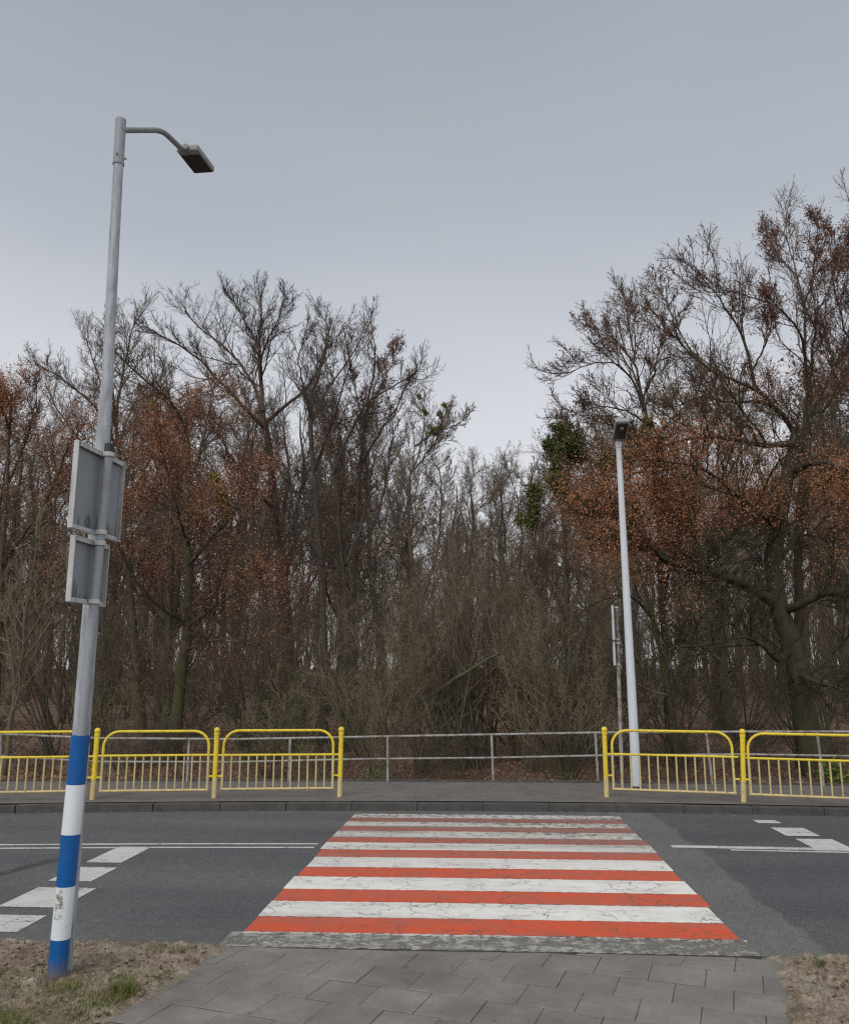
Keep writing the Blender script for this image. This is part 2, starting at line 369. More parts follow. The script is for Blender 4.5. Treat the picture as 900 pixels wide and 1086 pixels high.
# ================================================================ THE SETTING
def bend(x):   # the road bows slightly away from the camera in the middle of the picture
    x = np.asarray(x, float); a = np.clip(x, -9, 9)
    return np.where(a < 1.5, -.0095*(a-1.5)**2*np.where(a < -9, 1, 1), -.012*(a-1.5)**2) * np.where(np.abs(a) > 9, 1, 1)
YK = 13.43     # far kerb face
def vnoise(x, y, seed=0):
    """smooth value noise on arrays, about -1..1"""
    out = np.zeros_like(x, float); amp = 1.
    for o in range(4):
        X = x*2**o + 17.3*seed; Y = y*2**o - 9.1*seed
        xi, yi = np.floor(X), np.floor(Y); fx, fy = X-xi, Y-yi; fx = fx*fx*(3-2*fx); fy = fy*fy*(3-2*fy)
        h = lambda a, b: (np.sin(a*127.1 + b*311.7 + seed*7.7)*43758.5453) % 1.0
        out += amp*((h(xi, yi)*(1-fx)+h(xi+1, yi)*fx)*(1-fy) + (h(xi, yi+1)*(1-fx)+h(xi+1, yi+1)*fx)*fy - .5)*2
        amp *= .5
    return out/1.9
def floor_z(x, y):
    x = np.asarray(x, float); y = np.asarray(y, float)
    z = np.interp(y, [16.0, 16.3, 19.5, 24, 60, 90, 130, 260], [-.05, 0.0, -.38, -.25, .55, 1.1, 2.0, 4.5])
    return z + np.where(y > 16.4, vnoise(x*.22, y*.22, 3)*.16 + vnoise(x*.9, y*.9, 5)*.05, 0)
def grid(name, xs, ys, zf, mat, kind='structure', smooth=True):
    X, Y = np.meshgrid(xs, ys); Z = zf(X, Y); nx = len(xs); ny = len(ys)
    V = np.stack([X, Y, Z], -1).reshape(-1, 3)
    i = np.arange(nx*ny).reshape(ny, nx); Q = np.stack([i[:-1, :-1], i[:-1, 1:], i[1:, 1:], i[1:, :-1]], -1).reshape(-1, 4)
    o = mesh_np(name, V, Q, mat, smooth=smooth); tag(o, kind=kind); return o
xs = np.concatenate([np.linspace(-400, -46, 24), np.arange(-45, 45, .45), np.linspace(46, 400, 24)])
ys = np.concatenate([np.linspace(-200, -10, 12), np.linspace(-8, 15.7, 12), np.arange(16.0, 46, .45), np.linspace(47, 150, 60), np.linspace(155, 600, 20)])
grid('ground', xs, ys, lambda x, y: np.where(y < 15.95, -.12, floor_z(x, y)), MAT['floor'])

def strip(name, x0, x1, ya, yb, z, mat, n=200, parent=None, kind='structure', jit=0, seed=1):
    """sheet between two curves ya(x), yb(x)"""
    x = np.linspace(x0, x1, n); rg = rs(seed)
    a = ya(x)+rg.uniform(-jit, jit, n); b = yb(x)+rg.uniform(-jit, jit, n)
    V = np.concatenate([np.stack([x, a, np.full(n, z)], -1), np.stack([x, b, np.full(n, z)], -1)])
    i = np.arange(n-1); Q = np.stack([i, i+1, i+1+n, i+n], -1)
    o = mesh_np(name, V, Q, mat, parent, smooth=False)
    if kind and parent is None: tag(o, kind=kind)
    return o
strip('road', -90, 90, lambda x: 6.42+0*x, lambda x: YK+.05+bend(x), 0., MAT['asphalt'], 300)

# --- zebra crossing: bands run along the road, 0.45 m each
edges = [7.15, 7.595, 8.094, 8.538, 9.056, 9.499, 10.009, 10.43, 10.865, 11.217, 11.662, 12.018, 12.375, 12.721, 13.06]
XL, XR = -1.915, 1.985
for i in range(14):
    rg = rs(40+i); j0, j1 = rg.uniform(-.018, .018, 2)
    tilt = lambda x: bend(x)*.35
    strip('zebra_stripe', XL+j0, XR+j1, lambda x, i=i: edges[i]+.003+tilt(x)+.045*0, lambda x, i=i: edges[i+1]-.003+tilt(x), .004,
          MAT['red'] if i % 2 == 0 else (MAT['edgewhite'] if i == 13 else MAT['white']), 90, jit=.006, seed=60+i)
strip('worn_kerb_strip', XL-.10, XR+.02, lambda x: 6.76+bend(x)*.2, lambda x: 7.146+bend(x)*.35, .0045, MAT['strip'], 120, jit=.012, seed=5)
strip('worn_paint_edge', XL-.02, XR+.03, lambda x: 7.10+bend(x)*.3, lambda x: 7.147+bend(x)*.35, .0055, MAT['edgewhite'], 120, jit=.008, seed=15)
strip('asphalt_spill', XL-.25, XR+.05, lambda x: 6.70+bend(x)*.2, lambda x: 6.765+bend(x)*.2, .003, MAT['joint'], 120, jit=.02, seed=6)
# --- lines along the road
for yy, x0, x1, w in ((10.80, -60, XL-.10, .075), (10.58, -60, XL-.10, .075), (10.84, 2.25, 60, .15), (10.68, 2.9, 60, .07)):
    strip('road_line', x0, x1, lambda x, yy=yy, w=w: yy-w/2+bend(x)*.8, lambda x, yy=yy, w=w: yy+w/2+bend(x)*.8, .004, MAT['line'], 240, jit=.006, seed=int(yy*100))
# --- rows of give-way blocks before the crossing
for (x0, x1, y0, y1) in ((-4.36, -3.96, 9.51, 10.38), (-4.34, -3.90, 8.66, 9.28), (-4.30, -3.72, 7.70, 8.40), (-4.30, -3.72, 6.98, 7.45),
                         (3.82, 4.14, 12.58, 12.84), (3.87, 4.30, 11.63, 12.23), (3.91, 4.36, 10.80, 11.43)):
    strip('give_way_block', x0, x1, lambda x, y0=y0: y0+0*x, lambda x, y1=y1: y1+0*x, .0045, MAT['line'], 30, jit=.006, seed=int(y0*100))

# --- far kerb, footway and its edging
def kerb():
    m = MB(); x = -40.
    k = 0
    while x < 40:
        L = 1.0; xc = x+L/2; y = YK+float(bend(xc)); a = math.atan2(float(bend(xc+.1)-bend(xc-.1)), .2)
        h = .112 + random.Random(k).uniform(-.006, .006)
        m.box((xc, y+.075+random.Random(k+9).uniform(-.006, .006), h/2-.03), (L-.004, .15, h+.06), a, .009); x += L; k += 1
    o = m.build('kerb', MAT['kerb']); tag(o, kind='structure')
kerb()
YB = 16.05
yback = lambda x: YB + bend(x)*.5
strip('footway', -40, 40, lambda x: YK+.15+bend(x), lambda x: yback(x)-.06, .122, MAT['walk'], 200)
m = MB()
for k in range(80):
    x = -40+k*1.0+.5; m.box((x, float(yback(x)), .02), (.99, .08, .26+.01*math.sin(k*1.7)), math.atan2(float(yback(x+.1)-yback(x-.1)), .2), .008)
tag(m.build('edging', MAT['kerb']), kind='structure')

# --- near pavement of 36 cm square slabs laid in staggered rows at a slant
PL = lambda y: -1.91-.225*(6.62-np.asarray(y, float))      # its left and right borders
PR = lambda y: 2.06-.30*np.clip(6.5-np.asarray(y, float), 0, 1.3)
def pavement():
    rg = rs(3); S = .362; a = R(-16.5); ca, sa = math.cos(a), math.sin(a)
    o = np.array([-.857, 6.017]); V = []; Q = []; T = []
    for r in range(-26, 6):
        for c in range(-14, 16):
            off = .5*(r % 2)
            cc = np.array([(c+off+.5)*S, (r+.5)*S]); w = o + np.array([ca*cc[0]-sa*cc[1], sa*cc[0]+ca*cc[1]])
            if w[1] < -3 or w[1] > 6.9: continue
            if w[0] < PL(w[1])-.30 or w[0] > PR(w[1])+.30: continue
            z0 = rg.normal(0, .0012); tx, ty = rg.normal(0, .003, 2); tone = rg.uniform(0, 1)
            g = rg.uniform(.0006, .0026); gr = rg.uniform(.002, .0085); h = S/2-g; b = .004
            n0 = len(V); rot = rg.normal(0, .004)
            for (hh, zz) in ((h, -.035), (h, -.004), (h-b, 0.)):
                for sx, sy in ((-1, -1), (1, -1), (1, 1), (-1, 1)):
                    lx, ly = sx*hh, sy*(hh+g-gr); lx, ly = lx-rot*ly, ly+rot*lx
                    q = w + np.array([ca*lx-sa*ly, sa*lx+ca*ly])
                    q[1] = min(q[1], 6.70+.012*np.sin(q[0]*2)); V.append((q[0], q[1], .012+z0+tx*lx+ty*ly+zz)); T.append(tone)
            for l in (0, 4):
                for k in range(4): Q.append((n0+l+k, n0+l+(k+1) % 4, n0+l+4+(k+1) % 4, n0+l+4+k))
            Q.append((n0+8, n0+9, n0+10, n0+11))
    o = mesh_np('pavement', V, Q, MAT['slab'], smooth=False); tag(o, kind='structure')
    at = o.data.attributes.new('tone', 'FLOAT', 'POINT'); at.data.foreach_set('value', np.array(T, np.float32))
pavement()
o = strip('pavement_bed', -3.9, 2.3, lambda x: -3+0*x, lambda x: 6.72+0*x, .006, MAT['joint'], 10)

# --- sandy verges either side of it
def verge(name, x0, x1, sgn, xs):
    ys = np.concatenate([np.linspace(-6, 4.2, 12), np.arange(4.25, 7.1, .017)])
    def zf(X, Y):
        n = vnoise(X*2.2, Y*2.2, 11)*.5+.5; f = vnoise(X*9, Y*9, 12); ff = vnoise(X*26, Y*26, 14)
        z = .016 + .030*n + .024*f + .040*ff*np.abs(ff)+.016*ff + .010*vnoise(X*55, Y*55, 15)
        yr = 6.72 + .05*vnoise(X*3, Y*0, 21) + .03*vnoise(X*14, Y*14, 22) + (.03*X-.03 if sgn > 0 else 0)
        bx = (PL(Y) if sgn < 0 else PR(Y)) + .05*vnoise(X*0, Y*4, 23) + .03*vnoise(X*14, Y*14, 24)
        e = np.minimum((yr-Y)/.10, ((bx-X) if sgn < 0 else (X-bx))/.12)
        return z*np.clip(e+.35, 0, 1) - .05*np.clip(-e, 0, 1) - .012*(e < -.2) + .003
    return grid(name, xs, ys, zf, MAT['soil'])
verge('verge', 0, 0, -1, np.concatenate([np.linspace(-40, -5, 30), np.arange(-4.9, -1.55, .018)]))
verge('verge', 0, 0, 1, np.concatenate([np.arange(1.45, 4.2, .018), np.linspace(4.3, 40, 30)]))
# ================================================================ STREET FURNITURE
def yl(o, **k): return tag(o, **k)
# --- the near lamp column: slightly bent, with an outreach arm and a flat lantern
def lamp_near():
    b = gz(66, 1032, 0.02); Y0 = 6.03
    root = empty('street_lamp', (float(b[0]), Y0, 0))
    tag(root, 'tall galvanised street lamp with flat lantern on bent arm, behind the striped sign post', 'street lamp')
    off = Vector(root.location)
    P = [Vector(gy(u, v, Y0))-off for u, v in ((128.3, 128.5), (121, 262), (114.3, 398), (109, 473), (97.5, 635), (86.2, 780), (75.8, 915), (66, 1037))]
    top = P[0]; P = P[::-1]; P[0].z = -.05
    m = MB(); wid = [.062, .062, .061, .058, .052, .044, .041, .038]
    m.tube([p for p in P], wid, 20); m.build('pole', MAT['pole'], root)
    c0 = P[-1].lerp(P[-2], .0); d = (P[-2]-P[-1]).normalized()
    m = MB(); m.tube([top-d*.012, top+d*.38], .043, 20); m.tube([top+d*.382, top+d*.405], .046, 20); m.build('collar', MAT['arm2'], root)
    for k in range(3):
        a = k*2.1+.6
        m = MB(); q = top+d*.33+Vector((math.cos(a), math.sin(a), 0))*.042; m.tube([q, q+Vector((math.cos(a), math.sin(a), 0))*.018], .008, 8); m.build('bolt', MAT['arm'], root)
    A = Vector(gy(131, 138, Y0))-off; B = Vector(gy(172, 138, 6.47))-off; Cc = Vector(gy(198, 163, 6.86))-off
    def bez(a, b, c, n=8):
        return [a*(1-t)**2+b*2*t*(1-t)+c*t*t for t in np.linspace(0, 1, n)]
    i0 = B.lerp(A, .22); i1 = B.lerp(Cc, .22)
    m = MB(); m.tube([A-(B-A).normalized()*.03]+bez(i0, B, i1)+[Cc], .024, 16); m.build('arm', MAT['arm'], root)
    zl = Cc.z - .01
    pts = [Vector(gy(u, v, Y))-off for u, v, Y in ((189, 163, 6.80), (207.5, 156.5, 6.80), (227.5, 183, 7.22), (206, 184, 7.22))]
    w = .105; c1 = (pts[0]+pts[1])/2; c2 = (pts[2]+pts[3])/2; ax = (c2-c1); ln = ax.length; ax.normalize()
    sd = Vector((1, .06, 0)); sd = (sd-ax*sd.dot(ax)).normalized(); up = sd.cross(ax)
    Mx = Matrix((sd, ax, up)).transposed().to_4x4()
    ctr = (c1+c2)/2
    lan = MB(); lan.box(ctr+up*.03, (w*2, ln, .06), bevel=.014, M=Mx)
    ho = lan.build('lantern', MAT['grey'], root)
    m = MB(); m.box(ctr-up*.002+ax*.03, (w*2-.03, ln-.10, .012), M=Mx); m.build('lens', MAT['glass'], ho)
    m = MB(); m.tube([c1-ax*.04+up*.022, c1+ax*.07+up*.022], .026, 14); m.build('spigot', MAT['arm'], ho)
    return off
lamp_near()
# --- the sign post in front of it: thin tube with two sign plates and a striped sleeve at its foot
def sign_post(name, label, base, top, plates, sleeve=None, r=.032, mat='pole', t=85, clampz=()):
    root = empty(name, tuple(base)); tag(root, label, 'sign post'); off = Vector(base)
    B = Vector(base); Tp = Vector(top)
    at = lambda z: B.lerp(Tp, (z-B.z)/(Tp.z-B.z))
    m = MB(); m.tube([B-off+Vector((0, 0, -.05)), Tp-off], r, 16); m.build('post', MAT[mat], root)
    m = MB(); m.tube([Tp-off-Vector((0, 0, .03)), Tp-off+Vector((0, 0, .035))], r*1.15, 16); m.build('cap', MAT['dark'], root)
    e = Vector((math.cos(R(t)), math.sin(R(t)), 0)); n = Vector((-e.y, e.x, 0))     # along the plate, towards its face
    Mx = Matrix((e, n, Vector((0, 0, 1)))).transposed().to_4x4()
    for (s0, s1, z0, z1, fm) in plates:
        c = at((z0+z1)/2); w = s1-s0; h = z1-z0; o3 = c-off + n*(r+.022) + e*((s0+s1)/2)
        p = MB(); p.box(o3+n*.012, (w-.006, .003, h-.006), M=Mx); pl = p.build('sign_plate', MAT['signback'], root)
        q = MB()
        for (dx, dz, sx, sz) in ((-w/2+.004, 0, .008, h), (w/2-.004, 0, .008, h), (0, h/2-.004, w-.016, .008), (0, -h/2+.004, w-.016, .008)):
            q.box(o3+e*dx+Vector((0, 0, dz))-n*.004, (sx, .040, sz), M=Mx, bevel=.002)
        q.build('rim', MAT['signrim'], pl)
        f = MB(); f.box(o3+n*.0145, (w-.016, .002, h-.016), M=Mx); f.build('sign_face', MAT[fm], pl)
        for zz in (z0+.02, z1-.02):
            q = MB(); cc = at(zz)-off
            q.box(cc+n*(r+.012)+e*((s0+s1)/2), (w*.92, .012, .028), M=Mx, bevel=.003)
            q.tube([cc-Vector((0, 0, .016)), cc+Vector((0, 0, .016))], r+.010, 16)
            q.box(cc+n*(r+.004)+e*(r+.02), (.03, .03, .026), M=Mx, bevel=.003)
            q.build('clamp', MAT['signrim'], root)
    return root, at, off
SB = gz(62, 1042, 0.0)
sy = 5.87
ST = gy(116.2, 476, sy)
root, at, off = sign_post('sign_post', 'sign post with blue and white striped sleeve carrying two grey sign backs', (SB[0]+.012, sy, 0), ST,
    [(-.336, .322, 3.017, 3.643, 'signface'), (-.262, .207, 2.512, 2.976, 'signwhite')], t=85, mat='arm2')
# fit the plates to what the photo shows
def sleeve():
    zs = []
    for v in (1042, 996, 940, 885, 832, 780):
        zs.append(max(gy(62+(1042-v)*.0845, v, sy)[2], -.04))
    for k in range(5):
        m = MB(); a = at(zs[k]+.0004)-off; b = at(zs[k+1]-.0004)-off
        sh = Vector((-.012, .02, 0))
        m.tube([a+sh, b+sh], .0625, 24, cap=(k == 4 or True))
        o = m.build('blue_band' if k % 2 == 0 else 'white_band', MAT['blue'] if k % 2 == 0 else MAT['whiteband'], root)
sleeve()
# --- far side: pale lamp column and a slim sign post beside it
def lamp_far():
    b = gz(675, 838, .12); root = empty('street_lamp', (b[0], b[1], .12))
    tag(root, 'pale white street lamp column on the far footway behind the yellow barrier', 'street lamp')
    off = Vector(root.location); T = Vector(gy(655.5, 472, b[1]))-off
    m = MB(); m.tube([(0, 0, -.05), tuple(T*.3), tuple(T)], [.085, .075, .048], 18); m.build('pole', MAT['polewhite'], root)
    m = MB(); m.tube([(0, 0, -.02), (0, 0, .07)], .10, 12); m.box((0, 0, .0), (.26, .26, .02), bevel=.004); m.build('base_plate', MAT['kerb'], root)
    m = MB(); m.tube([tuple(T-Vector((0, 0, .05))), tuple(T+Vector((0, 0, .06)))], .058, 18); m.build('collar', MAT['polewhite'], root)
    A = T+Vector((0, 0, .0)); B = A+Vector((0, -.10, .16)); Cc = A+Vector((-.0, -.46, .20))
    m = MB(); m.tube([A, A+Vector((0, -.02, .12)), B, Cc], .034, 12); m.build('arm', MAT['arm'], root)
    h = MB(); h.box(A+Vector((-.005, -.34, .205)), (.25, .50, .09), bevel=.02, M=Matrix.Rotation(R(-24), 4, 'X')); ho = h.build('lantern', MAT['grey'], root)
    m = MB(); m.box(A+Vector((-.005, -.345, .155)), (.20, .40, .014), M=Matrix.Rotation(R(-24), 4, 'X')); m.build('lens', MAT['glass'], ho)
lamp_far()
fb = gz(659.5, 833, .12); ft = gy(653.2, 642, fb[1])
sign_post('sign_post', 'slim grey sign post with two plates seen edge on, beside the pale lamp column', tuple(fb), ft,
    [(-.30, .30, ft[2]-.64, ft[2]-.02, 'signface'), (-.24, .24, ft[2]-1.09, ft[2]-.67, 'signwhite')], t=78, mat='rail', r=.034)

# --- yellow pedestrian barriers, one run each side of the gap
def barrier(label, posts):
    b0 = Vector(posts[0]); root = empty('pedestrian_barrier', tuple(b0)); tag(root, label, 'barrier', 'yellow barriers along the far footway')
    H = .995
    for i, p in enumerate(posts):
        q = Vector(p)-b0; rg = random.Random(i+int(b0.x*10)); tl = Vector((rg.uniform(-.012, .012), rg.uniform(-.01, .01), 0)) + Vector((.045 if b0.x > 0 and i == 1 else 0, 0, 0))
        m = MB(); m.tube([q+Vector((0, 0, -.05)), q+Vector((0, 0, H))+tl], .038, 14); po = m.build('post', MAT['yellow'], root)
        m = MB(); m.tube([q+Vector((0, 0, -.01)), q+Vector((0, 0, .30))+tl*.3], .0392, 14, cap=False); m.build('faded_shaded_foot', MAT['cream'], po)  # foot in the faded lower paint, with its weaker skylight coloured in
        m = MB(); m.ball(q+Vector((0, 0, H+.045))+tl, .048); m.tube([q+Vector((0, 0, H-.03))+tl, q+Vector((0, 0, H+.012))+tl], .044, 14); m.build('ball_cap', MAT['yellow'], po)
    for i in range(len(posts)-1):
        a, c = Vector(posts[i])-b0, Vector(posts[i+1])-b0; d = (c-a); L = d.length; d.normalize(); up = Vector((0, 0, 1))
        rg = random.Random(i*7+int(b0.x*13))
        x0, x1 = .115, L-.115; zb, zm, zt = .125+rg.uniform(-.01, .01), .655+rg.uniform(-.008, .008), 1.025+rg.uniform(-.012, .012); rr = .24
        pt = lambda x, z: a+d*x+up*z
        arc = [pt(x0+rr-rr*math.cos(t), zt-rr+rr*math.sin(t)) for t in np.linspace(0, PI/2, 9)] + [pt(x1-rr+rr*math.sin(t), zt-rr+rr*math.cos(t)) for t in np.linspace(0, PI/2, 9)]
        m = MB(); m.tube([pt(x0, zm)]+arc+[pt(x1, zm)], .021, 12); fr = m.build('hoop_frame', MAT['yellow'], root)
        m = MB(); m.tube([pt(x0, zm), pt(x0, zb)], .0205, 12); m.tube([pt(x1, zm), pt(x1, zb)], .0205, 12); m.tube([pt(x0-.02, zb), pt(x1+.02, zb)], .019, 12); m.build('lower_frame', MAT['cream'], fr)
        m = MB(); m.tube([pt(x0-.004, zm), pt(x1+.004, zm)], .018, 12); m.build('mid_rail', MAT['yellow'], fr)
        nb = 12
        for k in range(nb):
            x = x0+(x1-x0)*(k+1)/(nb+1)
            m = MB(); m.tube([pt(x, zb+.012), pt(x, zm-.012)], .0135, 8); m.build('bar', MAT['cream'], fr)
        for z in (zm, .33):
            for (p0, p1) in ((0.03, x0-.015), (x1+.015, L-.03)):
                m = MB(); m.tube([pt(p0, z), pt(p1, z)], .015, 8); m.build('bracket', MAT['yellow'], fr)
PO = lambda u, v: tuple(gz(u, v, .122))
lp = [PO(98, 848), PO(227, 846.3), PO(360, 845)]
e0 = Vector(lp[0]); e1 = Vector(lp[1]); st = (e0-e1)
lp = [tuple(e0+st*1.0+Vector((0, -.10, 0))), tuple(lp[0]), lp[1], lp[2]]
lp = [tuple(Vector(lp[0])+st+Vector((0, -.2, 0)))] + lp
barrier('yellow hooped barrier run left of the crossing, behind the striped sign post', lp)
rp_ = [PO(643, 845), PO(788, 850.5)]; st = Vector(rp_[1])-Vector(rp_[0])
rp_ += [tuple(Vector(rp_[1])+st+Vector((0, -.10, 0))), tuple(Vector(rp_[1])+st*2+Vector((0, -.35, 0)))]
barrier('yellow hooped barrier run right of the crossing, in front of the pale lamp column', rp_)

# --- grey two-rail railing along the back of the footway
def railing():
    root = empty('railing', (0, 16, .12)); off = Vector((0, 16, .12)); tag(root, 'grey weathered two rail tubular railing along the back of the far footway', 'railing')
    top = [(-190, 776), (0, 778.5), (107, 783), (250, 784), (387, 781.5), (520, 779), (638, 777), (790, 776), (900, 776), (1090, 775)]
    Yt = lambda u: float(np.interp(u, [-190, 0, 387, 560, 760, 900, 1090], [14.9, 15.35, 15.93, 16.12, 16.0, 15.75, 15.4]))
    P = [Vector(gy(u, v, Yt(u)))-off for u, v in top]
    m = MB(); m.tube(P, .021, 10); m.build('top_rail', MAT['rail'], root)
    mid = [(p+Vector((0, 0, -.405+.012*math.sin(i*2.1)))) for i, p in enumerate(P)]
    m = MB(); m.tube(mid, .019, 10); m.build('mid_rail', MAT['rail'], root)
    def zat(x):
        return float(np.interp(x, [p.x for p in P], [p.z for p in P])), float(np.interp(x, [p.x for p in P], [p.y for p in P]))
    for ut, ub in ((-104, -106), (1.5, -1), (93, 90), (201, 198.5), (308, 306), (411, 411), (521, 523), (631, 634), (748, 755), (866, 873), (985, 990)):
        q = Vector(gy(ut, 779, Yt(ut)))-off; z, y = zat(q.x)
        bt = Vector(gy(ub, 831, Yt(ut)))-off
        m = MB(); m.tube([Vector((q.x, y, z)), Vector((bt.x, y, -.10))], .024, 10); m.build('post', MAT['rail'], root)
railing()
# ================================================================ TREES
def unit(a): return a/np.maximum(np.linalg.norm(a, axis=-1, keepdims=True), 1e-9)
def spawn(P, Rd, n, t0, t1, ang, angsd, L, S, up, wig, rr, rg, rtip=.3, rmin=.002, tap=.45, flat=0):
    """n children on each parent polyline; L per parent (array) or number"""
    N, K, _ = P.shape; M = N*n
    t = (t0+(t1-t0)*(np.arange(n)[None]+rg.rand(N, n))/n)
    x = np.clip(t*(K-1), 0, K-1.001); i = x.astype(int); f = x-i
    rows = np.arange(N)[:, None]
    a = P[rows, i]; b = P[rows, i+1]; base = a+(b-a)*f[..., None]; tan = unit(b-a)
    rb = Rd[rows, i]*(1-f)+Rd[rows, i+1]*f
    q = unit(np.cross(tan, rg.normal(size=(N, n, 3))))
    if flat: q[..., 2] *= (1-flat); q = unit(q)
    A = np.radians(rg.normal(ang, angsd, (N, n)))[..., None]
    d = tan*np.cos(A)+q*np.sin(A)
    Ls = (np.broadcast_to(np.asarray(L, float).reshape(-1, 1), (N, n))*(1-tap*np.clip((t-t0)/max(t1-t0, 1e-6), 0, 1))*rg.uniform(.55, 1.2, (N, n))).reshape(M)
    d = d.reshape(M, 3); p = base.reshape(M, 3); out = np.empty((M, S+1, 3)); out[:, 0] = p
    for s in range(S):
        d = unit(d + rg.normal(0, wig, (M, 3)) + np.array([0, 0, up])); p = p+d*(Ls/S)[:, None]; out[:, s+1] = p
    r0 = np.maximum(np.minimum(rb.reshape(M)*rr, Ls*LT), rmin)
    ro = r0[:, None]*np.linspace(1, rtip, S+1)[None]; ro = np.maximum(ro, rmin*.6)
    return out, ro, Ls
LT = .0145
def tubes(parts):
    """list of (P,R,k) -> V,Q"""
    Vs, Qs, off = [], [], 0
    for P, Rd, k in parts:
        N, K, _ = P.shape
        T = np.empty_like(P); T[:, 1:-1] = P[:, 2:]-P[:, :-2]; T[:, 0] = P[:, 1]-P[:, 0]; T[:, -1] = P[:, -1]-P[:, -2]; T = unit(T)
        ref = np.zeros((N, 3)); m = np.abs(T.mean(1)); ref[np.arange(N), m.argmin(1)] = 1
        U = unit(np.cross(T, ref[:, None])); W = np.cross(T, U)
        th = 2*PI*np.arange(k)/k
        V = P[:, :, None]+Rd[:, :, None, None]*(U[:, :, None]*np.cos(th)[:, None]+W[:, :, None]*np.sin(th)[:, None])
        idx = np.arange(N*K*k).reshape(N, K, k)+off; nx = np.roll(idx, -1, 2)
        Q = np.stack([idx[:, :-1], nx[:, :-1], nx[:, 1:], idx[:, 1:]], -1).reshape(-1, 4)
        Vs.append(V.reshape(-1, 3)); Qs.append(Q); off += N*K*k
    return np.concatenate(Vs), np.concatenate(Qs)
def leaves(pos, rg, s0, s1, spread, droop=.3):
    n = len(pos); p = pos+rg.normal(0, spread, (n, 3))
    a = unit(rg.normal(size=(n, 3))+np.array([0, 0, -droop])); b = unit(np.cross(a, rg.normal(size=(n, 3)))); c = np.cross(a, b)
    L = rg.uniform(s0, s1, (n, 1)); W = L*rg.uniform(.28, .42, (n, 1))
    V = np.stack([p, p+a*L*.5+b*W+c*L*.08, p+a*L, p+a*L*.5-b*W+c*L*.08], 1)
    return V.reshape(-1, 3), np.arange(n*4).reshape(n, 4)
def resample(pts, r0, r1, n, rg, wob=.03):
    pts = np.asarray(pts, float); d = np.concatenate([[0], np.cumsum(np.linalg.norm(np.diff(pts, axis=0), axis=1))])
    # Catmull-Rom through the points
    t = np.linspace(0, d[-1], n); out = np.empty((n, 3))
    tang = np.gradient(pts, d, axis=0) if len(pts) > 2 else np.repeat((pts[1:]-pts[:-1])/max(d[-1], 1e-6), 2, 0)
    for j, x in enumerate(t):
        i = min(np.searchsorted(d, x, 'right')-1, len(d)-2); h = d[i+1]-d[i]; s = (x-d[i])/h
        out[j] = (2*s**3-3*s**2+1)*pts[i]+(s**3-2*s**2+s)*h*tang[i]+(-2*s**3+3*s**2)*pts[i+1]+(s**3-s**2)*h*tang[i+1]
    w = rg.normal(0, wob, (n, 3)); w[0] = 0; out += w
    return out, np.interp(np.linspace(0, 1, n)**.65, [0, 1], [r0, r1]), d[-1]

def ellipse_mask(P, fields):
    if not len(P): return np.zeros(0)
    u, v = proj(P); m = np.zeros(len(P))
    for (cu, cv, ru, rv, pr) in fields:
        q = ((u-cu)/ru)**2+((v-cv)/rv)**2
        m = np.maximum(m, pr*np.clip(1.6-1.3*q, 0, 1))
    return m

